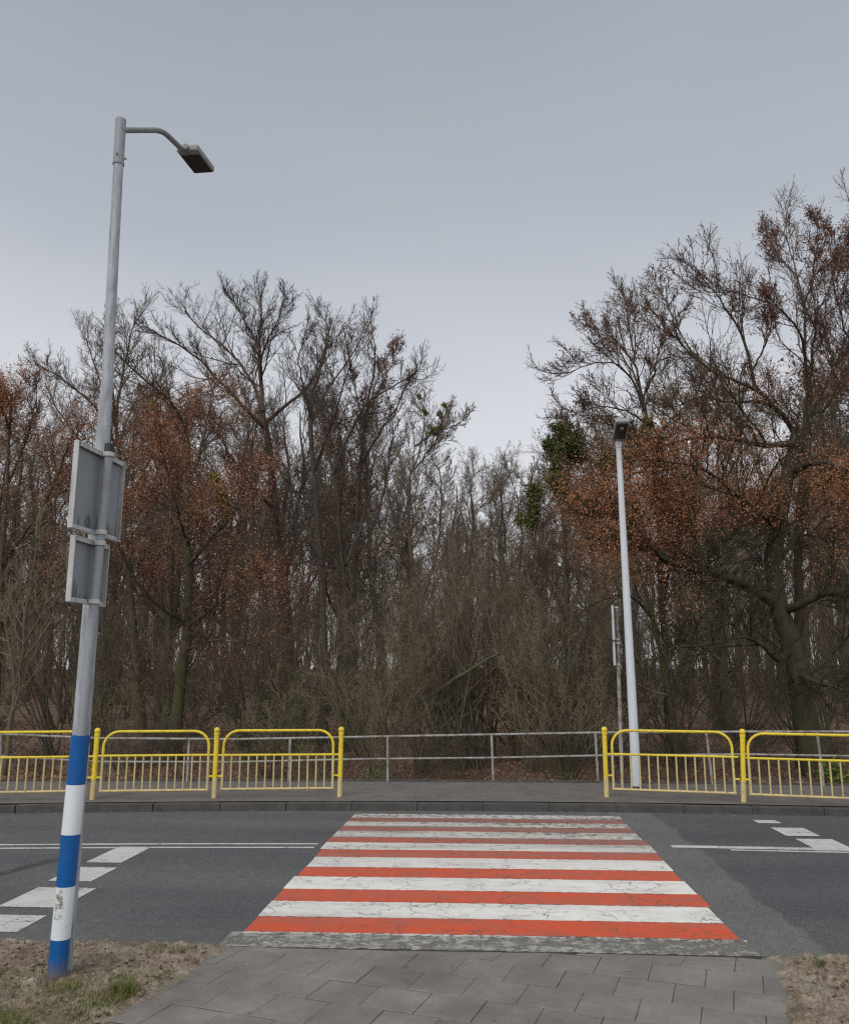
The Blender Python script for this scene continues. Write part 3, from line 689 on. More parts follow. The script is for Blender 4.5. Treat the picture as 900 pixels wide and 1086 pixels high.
LK = .66
def hero(label, Y0, stems, bark='bark', twig='twig', n=(15, 9, 6, 2), L2=(.9, 3.2, .50), leaf=None, seed=1, up=.09, ang=40, group='bare trees behind the railing', tw=.0058,
         name='tree', extra=None, jd=1.0, trunk_n=1, clip=None, seg=(6, 4, 3, 2), wig=.20, wsc=1.):
    """stems: list of (polyline of (u, v|'g', dY)), width px at foot, width px at tip; first trunk_n stems are the trunk"""
    rg = rs(seed); big = []; lens = []
    for pl, w0, w1 in stems:
        pts = []
        for q in pl:
            u, v = q[0], q[1]; dY = q[2] if len(q) > 2 else 0.
            if v == 'g':
                p = gy(u, 760, Y0+dY); p[2] = float(floor_z(p[0], p[1]))-.15
            else: p = gy(u, v+(np.clip(500-v, 0, 300)*(.09 if u < 550 else .02)), Y0+dY)
            pts.append(p)
        dep = Y0/F; P, Rr, ln = resample(pts, w0*dep*.45*wsc, w1*dep*.42*wsc, 14, rg, .008+.0003*Y0); big.append((P, Rr)); lens.append(ln)
    base = big[0][0][0].copy()
    BP = np.stack([b[0] for b in big]); BR = np.stack([b[1] for b in big]); BL = np.array(lens)
    flare = BR[:trunk_n].copy(); flare[:, 0] *= 1.5; flare[:, 1] *= 1.12; BR[:trunk_n] = flare
    parts = []
    l2L = np.clip(BL*L2[2], L2[0], L2[1])
    # more side branches on longer stems: trunk bare low down
    n = (n[0]+4, min(n[1], 8), min(n[2], 5), 2); l2L = l2L*1.2
    A, Ar, Al = spawn(BP, BR, n[0], .22, .99, ang, 13, l2L, seg[0], up, wig*.6, .55, rg, tap=.55, rmin=tw*1.9)
    tips, tr, tl = spawn(BP, BR, 2, .93, 1., 22, 9, l2L*.6, seg[0], up, wig*.7, .9, rg, tap=0, rmin=tw*1.9)
    A = np.concatenate([A, tips]); Ar = np.concatenate([Ar, tr]); Al = np.concatenate([Al, tl])
    if clip is not None:
        k = clip(A[:, 0]); A, Ar, Al = A[k], Ar[k], Al[k]
    Bp, Br, Bl = spawn(A, Ar, n[1], .12, 1, 33, 11, Al*.60, seg[1], up*.9, wig*.6, .6, rg, rmin=tw*1.4)
    C, Cr, Cl = spawn(Bp, Br, n[2], .12, 1, 34, 12, Bl*.56, seg[2], up*.7, wig*.6, .7, rg, rmin=tw)
    D, Dr, Dl = spawn(C, Cr, n[3], .15, 1, 34, 13, Cl*.62, seg[3], up*.5, wig*.6, .75, rg, rmin=tw*.72, rtip=.6)
    root = empty(name, tuple(base)); tag(root, label, 'tree', group); root['category'] = 'tree'
    V, Q = tubes([(BP, BR, 9)])
    mesh_np('trunk', V-base, Q, MAT[bark], root)
    V, Q = tubes([(A, Ar, 5), (Bp, Br, 4), (C, Cr, 3), (D, Dr, 3)])
    mesh_np('crown', V-base, Q, MAT[twig], root)
    if leaf:
        cand = np.concatenate([D[:, -1], D[:, 1], C[:, -1], C[:, 1], C[:, 2]])
        for (mat, fields, s0, s1, sp, rep) in leaf:
            c = np.repeat(cand, 2, 0); k = rg.rand(len(c)) < LK*rep*ellipse_mask(c, fields)*np.clip(.62+1.0*vnoise(c[:, 0]*.9+c[:, 1]*.5, c[:, 2]*.9, seed), .02, 1.3)
            c = c[k]
            if len(c):
                V, Q = leaves(c, rg, s0, s1, sp); mesh_np('leaves', V-base, Q, MAT[mat], root, smooth=False)
    if extra:
        for (nm, mat, blobs, s0, s1, cnt) in extra:      # ivy and mistletoe: many small leaves through uneven clumps
            for (u, v, dY, ru, rv) in blobs:
                c = gy(u, v, Y0+dY); rx = ru*Y0/F; rz = rv*Y0/F
                m_ = int(cnt*rx*rz*7)+60; kk = max(5, int(14*rx*rz)); sub = unit(rg.normal(size=(kk, 3)))*rg.rand(kk, 1)**.33*.8
                pc = sub[rg.randint(0, kk, m_)]+rg.normal(0, .20, (m_, 3)); pc = c+pc*np.array([rx, rx, rz])
                V, Q = leaves(pc, rg, s0, s1, .01); st, sr, _ = resample([c-np.array([0, 0, rz*.8]), c+np.array([0, 0, rz*.2])], .012, .008, 4, rg, 0)
                mesh_np(nm, V-base, Q, MAT[mat], root, smooth=False)
    return root
RUST = lambda f, rep=1, s=(.028, .050), sp=.14, m='leaf_rust': (m, f, s[0], s[1], sp, rep)

# ------------------------------------------------ left of the gap
hero('tall bare tree with forked trunk and fan-shaped top, highest in the left-hand wood', 30, [
    ([(308, 'g'), (305, 660), (293, 563), (285, 470), (280, 443)], 17, 9),
    ([(280, 445), (277, 403, .3), (275, 353, .5), (277, 313, .7), (278, 292, .8)], 8, 2),
    ([(281, 450), (263, 430, -.6), (233, 395, -1.5), (200, 360, -2.2), (158, 334, -2.8)], 6, 1.5),
    ([(279, 430), (263, 387, .8), (240, 357, 1.5), (213, 333, 2.2), (195, 314, 2.6)], 5.5, 1.5),
    ([(281, 443), (310, 417, .5), (333, 393, .9), (347, 343, 1.3)], 6, 1.4),
    ([(277, 393), (279, 360, -1.), (293, 327, -1.5), (301, 298, -1.9)], 4, 1.2),
    ([(276, 360), (262, 330, 1), (250, 305, 1.4), (243, 296, 1.6)], 3.5, 1.2),
    ([(290, 540), (262, 510, -1.5), (238, 470, -2.5), (222, 440, -3)], 5, 1.3),
    ([(296, 585), (318, 540, 1.2), (325, 500, 2)], 4, 1.3)], 'bark_red', 'twig_dark', (11, 9, 6, 4), (.7, 2.6, .34), seed=11, up=.12,
    leaf=[RUST([(215, 560, 80, 90, .55), (300, 640, 40, 60, .4)], 1)])
hero('bare twin-stemmed tree right of the tallest left-hand tree, crown thick with dark twigs', 28, [
    ([(345, 'g'), (342, 640), (338, 563), (333, 503), (330, 457), (330, 417)], 11, 6),
    ([(330, 418), (340, 380, .4), (348, 347, .7), (346, 322, .9)], 5, 1.3),
    ([(330, 440), (322, 400, -.8), (316, 370, -1.2), (322, 345, -1.4)], 4, 1.2),
    ([(342, 600), (318, 540, 1), (305, 490, 1.6), (300, 450, 2)], 5, 1.3),
    ([(333, 500), (348, 455, -.8), (362, 410, -1.4), (372, 370, -1.8)], 4.5, 1.2),
    ([(331, 440), (350, 400, 1.), (368, 372, 1.6), (380, 350, 2)], 4, 1.2)], 'bark', 'twig_dark', (4, 8, 5, 3), (.8, 2.4, .45), seed=12, up=.15,
    leaf=[('leaf_dark', [(345, 350, 40, 40, .14)], .04, .07, .04, 1)])
hero('slender bare tree whose long limb leans up to the right, third of the left-hand tops', 26, [
    ([(365, 'g'), (366, 640), (360, 563), (357, 520), (350, 487), (343, 450)], 9, 3),
    ([(354, 503), (373, 450, -.5), (393, 417, -1), (423, 397, -1.5), (442, 386, -1.8)], 5, 1.2),
    ([(366, 600), (385, 550, .8), (390, 500, 1.2), (392, 455, 1.6)], 5, 1.3),
    ([(344, 455), (335, 430, .5), (330, 410, .8)], 3, 1.)], 'bark', 'twig_dark', (4, 8, 5, 3), (.8, 2.2, .42), seed=13, up=.14,
    leaf=[('leaf_dark', [(410, 405, 40, 25, .2)], .04, .07, .04, 1)])
hero('upright bare tree with a clump of dark dead leaves in its top', 27, [
    ([(372, 'g'), (376, 600), (383, 483), (387, 450), (390, 420), (397, 383), (398, 352)], 9, 1.6),
    ([(390, 430), (405, 400, .7), (415, 375, 1.1), (418, 362, 1.3)], 3.5, 1.1),
    ([(388, 450), (378, 410, -.6), (374, 385, -1)], 3.2, 1.1),
    ([(384, 490), (402, 455, -.8), (420, 425, -1.3), (430, 400, -1.6)], 4, 1.1),
    ([(378, 590), (402, 540, 1), (412, 490, 1.5), (418, 450, 2)], 4.5, 1.2)], 'bark', 'twig_dark', (4, 8, 5, 3), (.8, 2.0, .42), seed=14, up=.16,
    leaf=[('leaf_dark', [(402, 372, 26, 34, .5), (420, 390, 30, 30, .3), (400, 420, 35, 40, .2)], .045, .075, .06, 1)])
hero('pale mossy forked tree carrying small mistletoe balls in its top', 24, [
    ([(474, 'g'), (463, 740), (450, 707), (443, 657), (440, 617)], 11, 8),
    ([(440, 620), (433, 560, .3), (435, 505, .5), (449, 457, .7), (450, 428, .8)], 6, 1.3),
    ([(440, 618), (425, 585, -.6), (415, 545, -1.), (408, 505, -1.4)], 5.5, 1.3),
    ([(440, 470, .6), (460, 455, 0), (480, 448, -.4), (498, 436, -.6)], 3, .9),
    ([(437, 500, .5), (455, 475, 1), (470, 447, 1.4), (473, 428, 1.5)], 3, .9),
    ([(444, 640), (462, 590, .8), (468, 540, 1.2), (466, 495, 1.5)], 5, 1.2)], 'bark_pale', 'twig', (10, 8, 6, 3), (.5, 1.7, .32), seed=15, up=.14,
    leaf=[('leaf_dark', [(425, 440, 30, 30, .15)], .04, .07, .04, 1)],
    extra=[('mistletoe', 'leaf_lime', [(444, 421, .8, 3.4, 3.2), (449, 437, .7, 4.2, 4.2), (471, 430, 1.4, 3.6, 3.2), (467, 440, 1.4, 4.6, 4), (460, 457, .2, 10, 4)], .04, .08, 1300)])
hero('dark mossy tree with dense rust-coloured lower branches, standing right behind the sign post', 23, [
    ([(186, 'g'), (190, 740), (197, 673), (200, 607), (197, 540), (199, 480)], 17, 8),
    ([(199, 490), (195, 447, -.5), (180, 417, -1), (150, 390, -1.8), (118, 357, -2.4)], 6, 1.4),
    ([(199, 520), (213, 470, .6), (222, 425, 1), (228, 395, 1.3)], 6, 1.4),
    ([(197, 560), (175, 520, .8), (160, 470, 1.2), (152, 430, 1.6)], 5, 1.3),
    ([(199, 600), (225, 570, -1), (252, 540, -1.6), (275, 500, -2)], 5.5, 1.3),
    ([(198, 665), (232, 640, -1.), (262, 622, -1.6), (300, 615, -2)], 5.5, 1.4),
    ([(197, 660), (165, 640, -1), (135, 600, -1.8), (120, 560, -2.2)], 5, 1.3),
    ([(194, 690), (240, 678, -1.4), (270, 682, -2), (295, 665, -2.4)], 4.5, 1.3),
    ([(200, 580), (185, 530, -1.4), (175, 490, -2.2), (168, 470, -2.6)], 4.5, 1.3)], 'bark_moss', 'twig_red', (12, 9, 6, 3), (.7, 2.2, .40), seed=16, up=.04, ang=46,
    leaf=[RUST([(225, 500, 85, 100, .8), (140, 480, 70, 70, .7), (260, 590, 70, 70, .6), (165, 600, 60, 60, .45), (230, 690, 70, 40, .2)], 2)],
    extra=[('mistletoe', 'leaf_lime', [(236, 530, -1.5, 13, 20), (228, 505, -1.3, 7, 9)], .05, .09, 700)])
hero('tall bare tree behind the street lamp whose top leans left', 31, [
    ([(152, 'g'), (140, 640), (130, 540), (125, 470), (122, 430)], 12, 5),
    ([(123, 440), (128, 400, .6), (135, 365, 1), (140, 335, 1.2), (148, 318, 1.4)], 5, 1.2),
    ([(125, 470), (100, 425, -.8), (70, 395, -1.4), (38, 374, -1.8)], 5, 1.3),
    ([(124, 450), (108, 400, .6), (98, 370, 1), (92, 345, 1.2)], 4.5, 1.2),
    ([(128, 520), (90, 470, 1), (62, 430, 1.6), (48, 398, 2)], 5, 1.3),
    ([(131, 540), (160, 480, -.8), (170, 430, -1.2), (165, 385, -1.5)], 5, 1.3),
    ([(122, 430), (118, 390, -1), (112, 355, -1.6), (116, 330, -1.8)], 4, 1.2)], 'bark', 'twig', (12, 9, 6, 3), (.7, 2.3, .36), seed=17, up=.10,
    leaf=[RUST([(95, 470, 50, 50, .55), (120, 560, 50, 60, .3)], 1)], extra=[('mistletoe', 'leaf_lime', [(160, 430, -1.2, 7, 8)], .05, .09, 200)])
hero('rust-leaved tree cut by the left edge of the picture', 22, [
    ([(-4, 'g'), (-2, 700), (2, 600), (6, 520), (10, 450), (12, 410)], 13, 3),
    ([(6, 520), (26, 470, .5), (36, 430, .8), (38, 400, 1)], 5, 1.2),
    ([(3, 560), (-20, 500, .6), (-35, 440, 1), (-40, 390, 1.2)], 6, 1.3),
    ([(10, 450), (0, 420, -.6), (-6, 400, -.9)], 4, 1.2),
    ([(2, 600), (30, 560, -1), (55, 520, -1.6), (72, 470, -2)], 5, 1.3),
    ([(0, 660), (40, 630, -1.2), (75, 600, -1.8), (98, 590, -2.2)], 5, 1.3)], 'bark_moss', 'twig_red', (12, 9, 6, 3), (.6, 1.9, .36), seed=18, up=.08,
    leaf=[RUST([(25, 415, 45, 40, 1.), (-10, 430, 50, 60, 1.), (40, 490, 50, 55, .4), (90, 430, 40, 35, .5), (20, 600, 60, 60, .25)], 2)])
hero('slender pale olive forked stem close behind the railing at the far left', 18.3, [
    ([(8, 'g'), (12, 770), (18, 727), (24, 690), (27, 650), (34, 610), (40, 570)], 8, 2),
    ([(17, 730), (10, 680, .2), (0, 633, .4), (-12, 590, .5)], 5, 1.3),
    ([(25, 685), (52, 640, -.3), (80, 600, -.5), (92, 580, -.6)], 3, 1.1)], 'bark_pale', 'twig_olive', (9, 6, 4, 2), (.4, 1.3, .3), seed=19, up=.16)
# ------------------------------------------------ right of the gap
OAKY = 21.
hero('massive dark oak with thick crooked limbs and rust-coloured leaves at the right', OAKY, [
    ([(868, 'g'), (860, 790), (848, 737), (839, 682), (826, 645), (820, 600), (826, 545), (838, 492), (845, 455)], 33, 15),
    ([(822, 640), (812, 634, -.4), (779, 616, -1), (753, 607, -1.4), (727, 601, -1.8), (701, 594, -2)], 14, 8),
    ([(742, 604, -1.6), (740, 584, -1.6), (732, 556, -1.7), (720, 538, -2), (706, 520, -2.2)], 6, 1.6),
    ([(752, 590, -1.5), (760, 574, -1.4), (773, 570, -1.2), (790, 556, -.8), (806, 541, -.4)], 7, 2.4),
    ([(712, 597, -2), (690, 580, -2.4), (660, 560, -2.8), (628, 540, -3.2)], 6, 1.6),
    ([(830, 648), (850, 640, -.6), (871, 630, -1), (900, 624, -1.4), (950, 600, -1.8)], 12, 5),
    ([(835, 690), (825, 700, -.6), (802, 679, -1.2), (782, 676, -1.6), (741, 685, -2), (712, 688, -2.3), (690, 702, -2.5)], 8, 1.8),
    ([(845, 715), (862, 722, -.8), (880, 728, -1.3), (900, 734, -1.8), (930, 742, -2)], 8, 2),
    ([(842, 470), (800, 470, -1.2), (760, 462, -2), (710, 470, -2.6), (665, 490, -3)], 9, 1.8),
    ([(824, 560), (786, 530, -1.4), (750, 500, -2.2), (700, 488, -3)], 9, 1.8),
    ([(838, 500), (870, 490, -1), (905, 500, -1.6), (940, 480, -2)], 9, 2),
    ([(822, 600), (850, 560, 1.2), (880, 530, 2), (910, 520, 2.4)], 9, 2)], 'bark_oak', 'twig_oak', (13, 9, 6, 3), (.8, 2.6, .46), seed=21, up=.05, ang=48,
    leaf=[RUST([(760, 500, 110, 55, 1.), (660, 550, 85, 70, .6), (640, 515, 60, 45, .9), (880, 520, 60, 50, .9), (700, 630, 60, 40, .12), (860, 590, 60, 35, .15)], 3.2, (.026, .056), .18)], wig=.30, tw=.0072)
hero('tall many-stemmed tree with small dark red leaves rising above the oak', OAKY+1.8, [
    ([(846, 'g'), (846, 600), (848, 520), (852, 470), (856, 430)], 20, 13),
    ([(857, 432), (853, 377, .3), (851, 323, .5), (843, 280, .8), (834, 250, 1)], 8, 1.5),
    ([(854, 380), (847, 350, -.5), (830, 327, -1), (800, 313, -1.5), (766, 303, -2)], 6, 1.3),
    ([(857, 425), (863, 357, -.6), (868, 323, -1), (887, 287, -1.4), (898, 265, -1.7)], 7, 1.5),
    ([(860, 440), (880, 395, .7), (897, 355, 1.2), (915, 310, 1.6), (925, 260, 2)], 7, 1.6),
    ([(858, 440), (876, 430, -.8), (893, 400, -1.3), (915, 370, -1.8)], 6, 1.5),
    ([(851, 330), (860, 290, -.6), (866, 255, -1), (870, 235, -1.2)], 4, 1.2),
    ([(845, 290), (822, 262, 1), (812, 245, 1.4)], 3.5, 1.1),
    ([(851, 480), (833, 443, -.8), (813, 423, -1.2), (800, 408, -1.5)], 11, 8),
    ([(800, 410, -1.5), (793, 377, -1.7), (780, 340, -2), (760, 310, -2.3), (733, 275, -2.6)], 7, 1.3),
    ([(801, 412, -1.5), (782, 402, -2), (760, 395, -2.3), (733, 373, -2.6), (710, 350, -3), (682, 337, -3.2)], 7, 1.4),
    ([(735, 374, -2.6), (716, 340, -2.4), (705, 315, -2.2), (697, 302, -2)], 3.2, 1.),
    ([(805, 425, -1.4), (770, 425, -2.2), (740, 420, -2.8), (715, 430, -3.2)], 6, 1.4),
    ([(797, 390, -1.6), (812, 360, -2), (818, 335, -2.4), (812, 315, -2.6)], 4, 1.2)], 'bark_moss', 'twig_red', (8, 8, 6, 3), (.8, 2.3, .42), seed=22, up=.12, wsc=.68,
    leaf=[('leaf_dark', [(845, 240, 60, 34, .30), (893, 285, 50, 50, .28), (790, 370, 110, 90, .16), (720, 330, 60, 60, .10), (820, 280, 90, 80, .08)], .04, .07, .05, 1),
          RUST([(790, 440, 110, 40, .45), (805, 425, 20, 35, .8), (860, 430, 70, 40, .4), (865, 370, 20, 25, .5)], 1)])
hero('smaller tree with sparse red-brown leaves and ivied trunk, directly behind the pale lamp head', OAKY+3, [
    ([(708, 'g'), (702, 640), (695, 520), (690, 470), (685, 437), (678, 412)], 13, 7),
    ([(684, 437), (671, 403, -.5), (651, 383, -1), (622, 385, -1.4), (600, 395, -1.7)], 5, 1.2),
    ([(679, 413), (671, 370, .3), (667, 337, .5), (663, 315, .7)], 5, 1.2),
    ([(681, 420), (693, 395, -.6), (698, 370, -1), (705, 345, -1.2)], 4, 1.2),
    ([(673, 385), (652, 358, .8), (632, 345, 1.2), (618, 340, 1.4)], 4, 1.1),
    ([(688, 450), (664, 435, -1), (635, 430, -1.6), (606, 440, -2)], 4.5, 1.2),
    ([(690, 470), (715, 440, .8), (735, 420, 1.2), (745, 395, 1.5)], 4.5, 1.2),
    ([(693, 500), (655, 500, -1), (620, 485, -1.6), (600, 470, -2)], 5, 1.2)], 'bark_moss', 'twig_red', (9, 8, 6, 3), (.8, 2.2, .42), seed=23, up=.10, wsc=.75,
    leaf=[('leaf_brown', [(650, 380, 70, 70, .16), (630, 430, 50, 40, .3), (690, 400, 50, 40, .18), (625, 455, 30, 30, .2)], .04, .07, .05, 1), RUST([(650, 500, 60, 60, .8)], 2)],
    extra=[('ivy', 'leaf_ivy', [(684, 452, -.5, 10, 18), (690, 475, -1.5, 14, 18), (666, 474, -2, 20, 20), (650, 492, -2, 15, 16)], .06, .11, 900)])
hero('slim tree trunk wholly wrapped in dark green ivy beside the gap', 21.7, [
    ([(598, 'g'), (600, 640), (597, 560), (594, 500), (593, 465)], 9, 3), ([(598, 650), (578, 605, -.3), (563, 555, -.6), (560, 515, -.6)], 4, 1.2), ([(595, 520), (606, 490, .4), (612, 460, .6)], 3, 1.2), ([(596, 540), (584, 510, .4), (578, 480, .6)], 3, 1.2)],
    'bark_moss', 'twig', (9, 7, 5, 3), (.5, 1.2, .3), seed=24, up=.1,
    extra=[('ivy', 'leaf_ivy', [(598, 464, 0, 19, 16), (587, 472, -.3, 12, 13), (604, 486, .3, 18, 16), (590, 490, -.4, 13, 16), (593, 515, 0, 12, 18), (592, 455, -.3, 10, 9), (614, 476, .2, 9, 9)], .05, .09, 1300),
           ('ivy', 'leaf_ivy', [(590, 506, -1, 12, 13), (562, 530, -.6, 13, 20), (558, 552, -.6, 11, 16)], .06, .10, 700)])
hero('short dark trunk standing deeper in the wood, seen above the middle of the right-hand barrier', 34, [
    ([(765, 'g'), (763, 750), (762, 700), (766, 640), (772, 580)], 17, 9), ([(765, 650), (740, 610, .6), (725, 570, 1)], 7, 2), ([(768, 620), (800, 580, .6), (812, 550, 1)], 7, 2),
    ([(763, 700), (735, 680, -.8), (715, 668, -1.3)], 5, 1.5)], 'bark_oak', 'twig_dark', (12, 8, 5, 3), (.8, 2.4, .42), seed=25, up=.06, ang=55)
hero('leaning mossy tree between the pale lamp column and the oak', 22.5, [
    ([(720, 'g'), (712, 760), (704, 710), (690, 650), (676, 600), (668, 560)], 11, 3),
    ([(704, 712), (722, 670, -.4), (735, 640, -.8), (760, 600, -1)], 6, 1.4), ([(690, 650), (660, 630, -.5), (630, 640, -.9), (604, 660, -1.2)], 5, 1.3),
    ([(680, 610), (650, 590, .5), (620, 560, .9), (600, 530, 1.2)], 5, 1.3)], 'bark_moss', 'twig_olive', (12, 8, 6, 3), (.6, 1.8, .36), seed=26, up=.04, ang=46,
    leaf=[RUST([(640, 560, 70, 70, .55), (690, 560, 60, 50, .5)], 2)])

hero('tree with dark red leaves cut by the right edge of the picture', OAKY+2.4, [
    ([(938, 'g'), (934, 600), (926, 480), (915, 390), (906, 310), (900, 255), (901, 224)], 14, 3),
    ([(914, 390), (895, 345, -.6), (884, 300, -1), (880, 262, -1.2)], 5, 1.3), ([(908, 320), (925, 280, .6), (935, 258, 1)], 5, 1.3),
    ([(922, 450), (896, 410, -.8), (876, 380, -1.4), (868, 350, -1.8)], 6, 1.4), ([(928, 500), (960, 430, .8), (975, 350, 1.2)], 6, 1.4)], 'bark_moss', 'twig_red', (8, 8, 6, 3), (.8, 2.3, .42), seed=28, up=.11, wsc=.7,
    leaf=[('leaf_dark', [(895, 290, 50, 70, .16), (900, 400, 50, 60, .10)], .04, .07, .06, 1), RUST([(890, 450, 50, 50, .5)], 1)])
# ------------------------------------------------ kinds that repeat: bare trees deeper in, saplings and shrubs
def bg_tree(seed, h, twig, nl=12, spread=.36, leaf=None, tw=.0065, t0=.22):
    rg = rs(seed); n = 12
    lead = np.stack([np.cumsum(rg.normal(0, .018*h, n))*.5, np.cumsum(rg.normal(0, .018*h, n))*.5, np.linspace(-.15, h*.86, n)], -1); lead -= lead[0]*np.array([1, 1, 0])
    rr = np.interp(np.linspace(0, 1, n), [0, .06, .5, 1], [.018*h, .0125*h, .008*h, .0015*h])
    P = lead[None]; Rd = rr[None]; parts = [(P, Rd, 7)]
    A, Ar, Al = spawn(P, Rd, nl, t0, 1., 46, 12, np.array([spread*h]), 7, .13, .14, .5, rg, tap=.55, rmin=tw*2.2)
    B, Br, Bl = spawn(A, Ar, 10, .15, 1, 40, 13, Al*.52, 5, .11, .16, .55, rg, rmin=tw*1.6)
    C, Cr, Cl = spawn(B, Br, 8, .12, 1, 40, 13, Bl*.56, 3, .09, .18, .65, rg, rmin=tw*1.2)
    D, Dr, Dl = spawn(C, Cr, 4, .15, 1, 38, 14, Cl*.66, 2, .05, .18, .7, rg, rmin=tw*.95, rtip=.6)
    root = empty('tree'); V, Q = tubes(parts); mesh_np('trunk', V, Q, MAT['bark' if seed % 2 else 'bark_moss'], root)
    V, Q = tubes([(A, Ar, 5), (B, Br, 4), (C, Cr, 3), (D, Dr, 3)]); mesh_np('crown', V, Q, MAT[twig], root)
    if leaf:
        c = np.concatenate([D[:, -1], D[:, 1], C[:, -1]]); c = c[rg.rand(len(c)) < leaf[1]]
        c = c[(vnoise(c[:, 0]*.45, c[:, 2]*.45+c[:, 1]*.3, seed) > -.1)]
        V, Q = leaves(c, rg, .09, .15, .06); mesh_np('leaves', V, Q, MAT[leaf[0]], root, smooth=False)
    return root
def shrub(seed, h, ns, twig, lean=22, tw=.0040, leaf=None, n=(8, 6, 2), up=.10, t0=.28):
    rg = rs(seed); P, Rr = [], []
    for k in range(ns):
        a = rg.uniform(0, 2*PI); l = h*rg.uniform(.55, 1.05); th = R(abs(rg.normal(lean, lean*.5))); d = np.array([math.sin(th)*math.cos(a), math.sin(th)*math.sin(a), math.cos(th)])
        p = np.array([rg.normal(0, .12), rg.normal(0, .12), -.1]); pts = [p]
        for s in range(8):
            d = unit(d+rg.normal(0, .10, 3)+np.array([0, 0, up*.5])); p = p+d*l/8; pts.append(p)
        P.append(pts); Rr.append(np.linspace(.0055*l, .0012*l, 9))
    P = np.array(P); Rr = np.array(Rr)
    A, Ar, Al = spawn(P, Rr, n[0], t0, 1., 38, 13, np.full(ns, h*.30), 5, up, .18, .6, rg, rmin=tw*1.2)
    B, Br, Bl = spawn(A, Ar, n[1], .15, 1, 40, 14, Al*.5, 3, up*.7, .2, .65, rg, rmin=tw)
    C, Cr, Cl = spawn(B, Br, n[2], .2, 1, 40, 14, Bl*.62, 2, up*.5, .2, .7, rg, rmin=tw*.85, rtip=.6)
    root = empty('shrub'); V, Q = tubes([(P, Rr, 6)]); mesh_np('stems', V, Q, MAT['bark_pale' if twig == 'twig_olive' else 'bark'], root)
    V, Q = tubes([(A, Ar, 4), (B, Br, 3), (C, Cr, 3)]); mesh_np('crown', V, Q, MAT[twig], root)
    if leaf:
        c = np.concatenate([C[:, -1], C[:, 1]]); c = c[rg.rand(len(c)) < leaf[1]]; V, Q = leaves(c, rg, leaf[2], leaf[3], .03); mesh_np('leaves', V, Q, MAT[leaf[0]], root, smooth=False)
    return root
def place(src, first, x, y, rz, s, label, cat, group):
    o = src
    if not first:
        o = src.copy(); COL.objects.link(o)
        for ch in [c for c in src.children]:
            c = ch.copy(); COL.objects.link(c); c.parent = o
    o.location = (x, y, float(floor_z(x, y))); o.rotation_euler = (0, 0, rz); o.scale = (s, s, s*1.0)
    tag(o, label, cat, group); return o
BG = [(bg_tree(101, 13, 'twig_warm'), 'bare grey-brown tree, one of many alike deep in the wood'),
      (bg_tree(102, 14, 'twig', 13, .33), 'bare brown tree of medium height, one of many alike deep in the wood'),
      (bg_tree(103, 12, 'twig_red', 12, .38, ('leaf_brown', .30)), 'reddish brown leafy tree, one of several alike deep in the wood'),
      (bg_tree(104, 13, 'twig_olive', 13, .32, t0=.2), 'olive-tinged bare tree, one of several alike deep in the wood'),
      (bg_tree(105, 15, 'twig', 13, .32, t0=.30), 'tall thin bare tree, one of many alike deep in the wood')]
used = set()
def put(lst, k, x, y, rz, s, cat, group):
    src, lab = lst[k]; key = (id(lst), k)
    place(src, key not in used, x, y, rz, s, lab, cat, group); used.add(key)
rg = rs(77)
def top_v(u):   # skyline of the far wood in the photograph: keeps the gap of sky in the middle open
    return np.interp(u, [-200, 0, 60, 120, 200, 280, 350, 400, 445, 480, 500, 540, 580, 620, 660, 720, 800, 900, 1100], [390, 390, 372, 350, 340, 345, 372, 412, 450, 468, 470, 456, 458, 420, 378, 362, 335, 300, 280])
HB = [13, 14, 12, 13, 15]
cand = []
for row, (y0, y1, nrow) in enumerate(((31, 36, 10), (37, 43, 13), (44, 52, 20), (53, 62, 22), (64, 76, 24), (78, 96, 26), (100, 130, 30))):
    for i in range(nrow):
        y = rg.uniform(y0, y1); half = y*.62+3; x = -half-.05*y+(i+rg.uniform(.1, .9))/nrow*2*half
        cand.append((x, y))
for (x, y) in cand:
    k = [0, 1, 4, 3, 0, 1, 4, 2][rg.randint(0, 8)]
    u, _ = proj(np.array([x, y, 2.])); zt = gy(float(u), float(top_v(u))+rg.uniform(2, 42), y)[2]-float(floor_z(x, y))
    s = float(np.clip(zt/(HB[k]*1.03), .35, 1.6))
    put(BG, k, x, y, rg.uniform(0, 2*PI), s, 'tree', 'bare trees deep in the wood')
SH = [(shrub(201, 4.6, 13, 'twig_warm', 30, n=(10, 6, 2)), 'bare brown multi-stemmed shrub, one of many alike in the thicket'),
      (shrub(202, 4.0, 14, 'twig_olive', 32, n=(10, 6, 2)), 'bare olive-brown spreading shrub, one of many alike in the thicket'),
      (shrub(203, 6.0, 9, 'twig_olive', 9, n=(9, 6, 2), up=.2), 'slim upright olive saplings in a clump, one of many alike in the thicket'),
      (shrub(204, 2.4, 16, 'twig_dark', 40, up=.02), 'low dark tangled shrub, one of many alike behind the railing'),
      (shrub(205, 6.2, 11, 'twig', 20, n=(9, 6, 2), up=.15), 'tall bare brown brushy shrub, one of many alike in the thicket')]
SH += [(shrub(206, 6.0, 10, 'twig_warm', 26, n=(10, 6, 2)), 'tall warm brown shrub of slanting bare stems, one of several alike in the thicket'),
       (shrub(207, 5.0, 9, 'twig_red', 30, n=(11, 7, 2)), 'reddish bare shrub of leaning stems, one of several alike in the thicket')]
GS = 'shrubs of the thicket behind the railing'
def sh(k, u, Y, s): 
    p = gy(u, 760, Y); put(SH, k, float(p[0]), Y, rg.uniform(0, 2*PI), s, 'shrub', GS)
for u in range(-90, 1010, 74):      # low tangle right behind the rail
    sh(3, u+rg.uniform(-18, 18), rg.uniform(18.4, 21.5), rg.uniform(.5, .85))
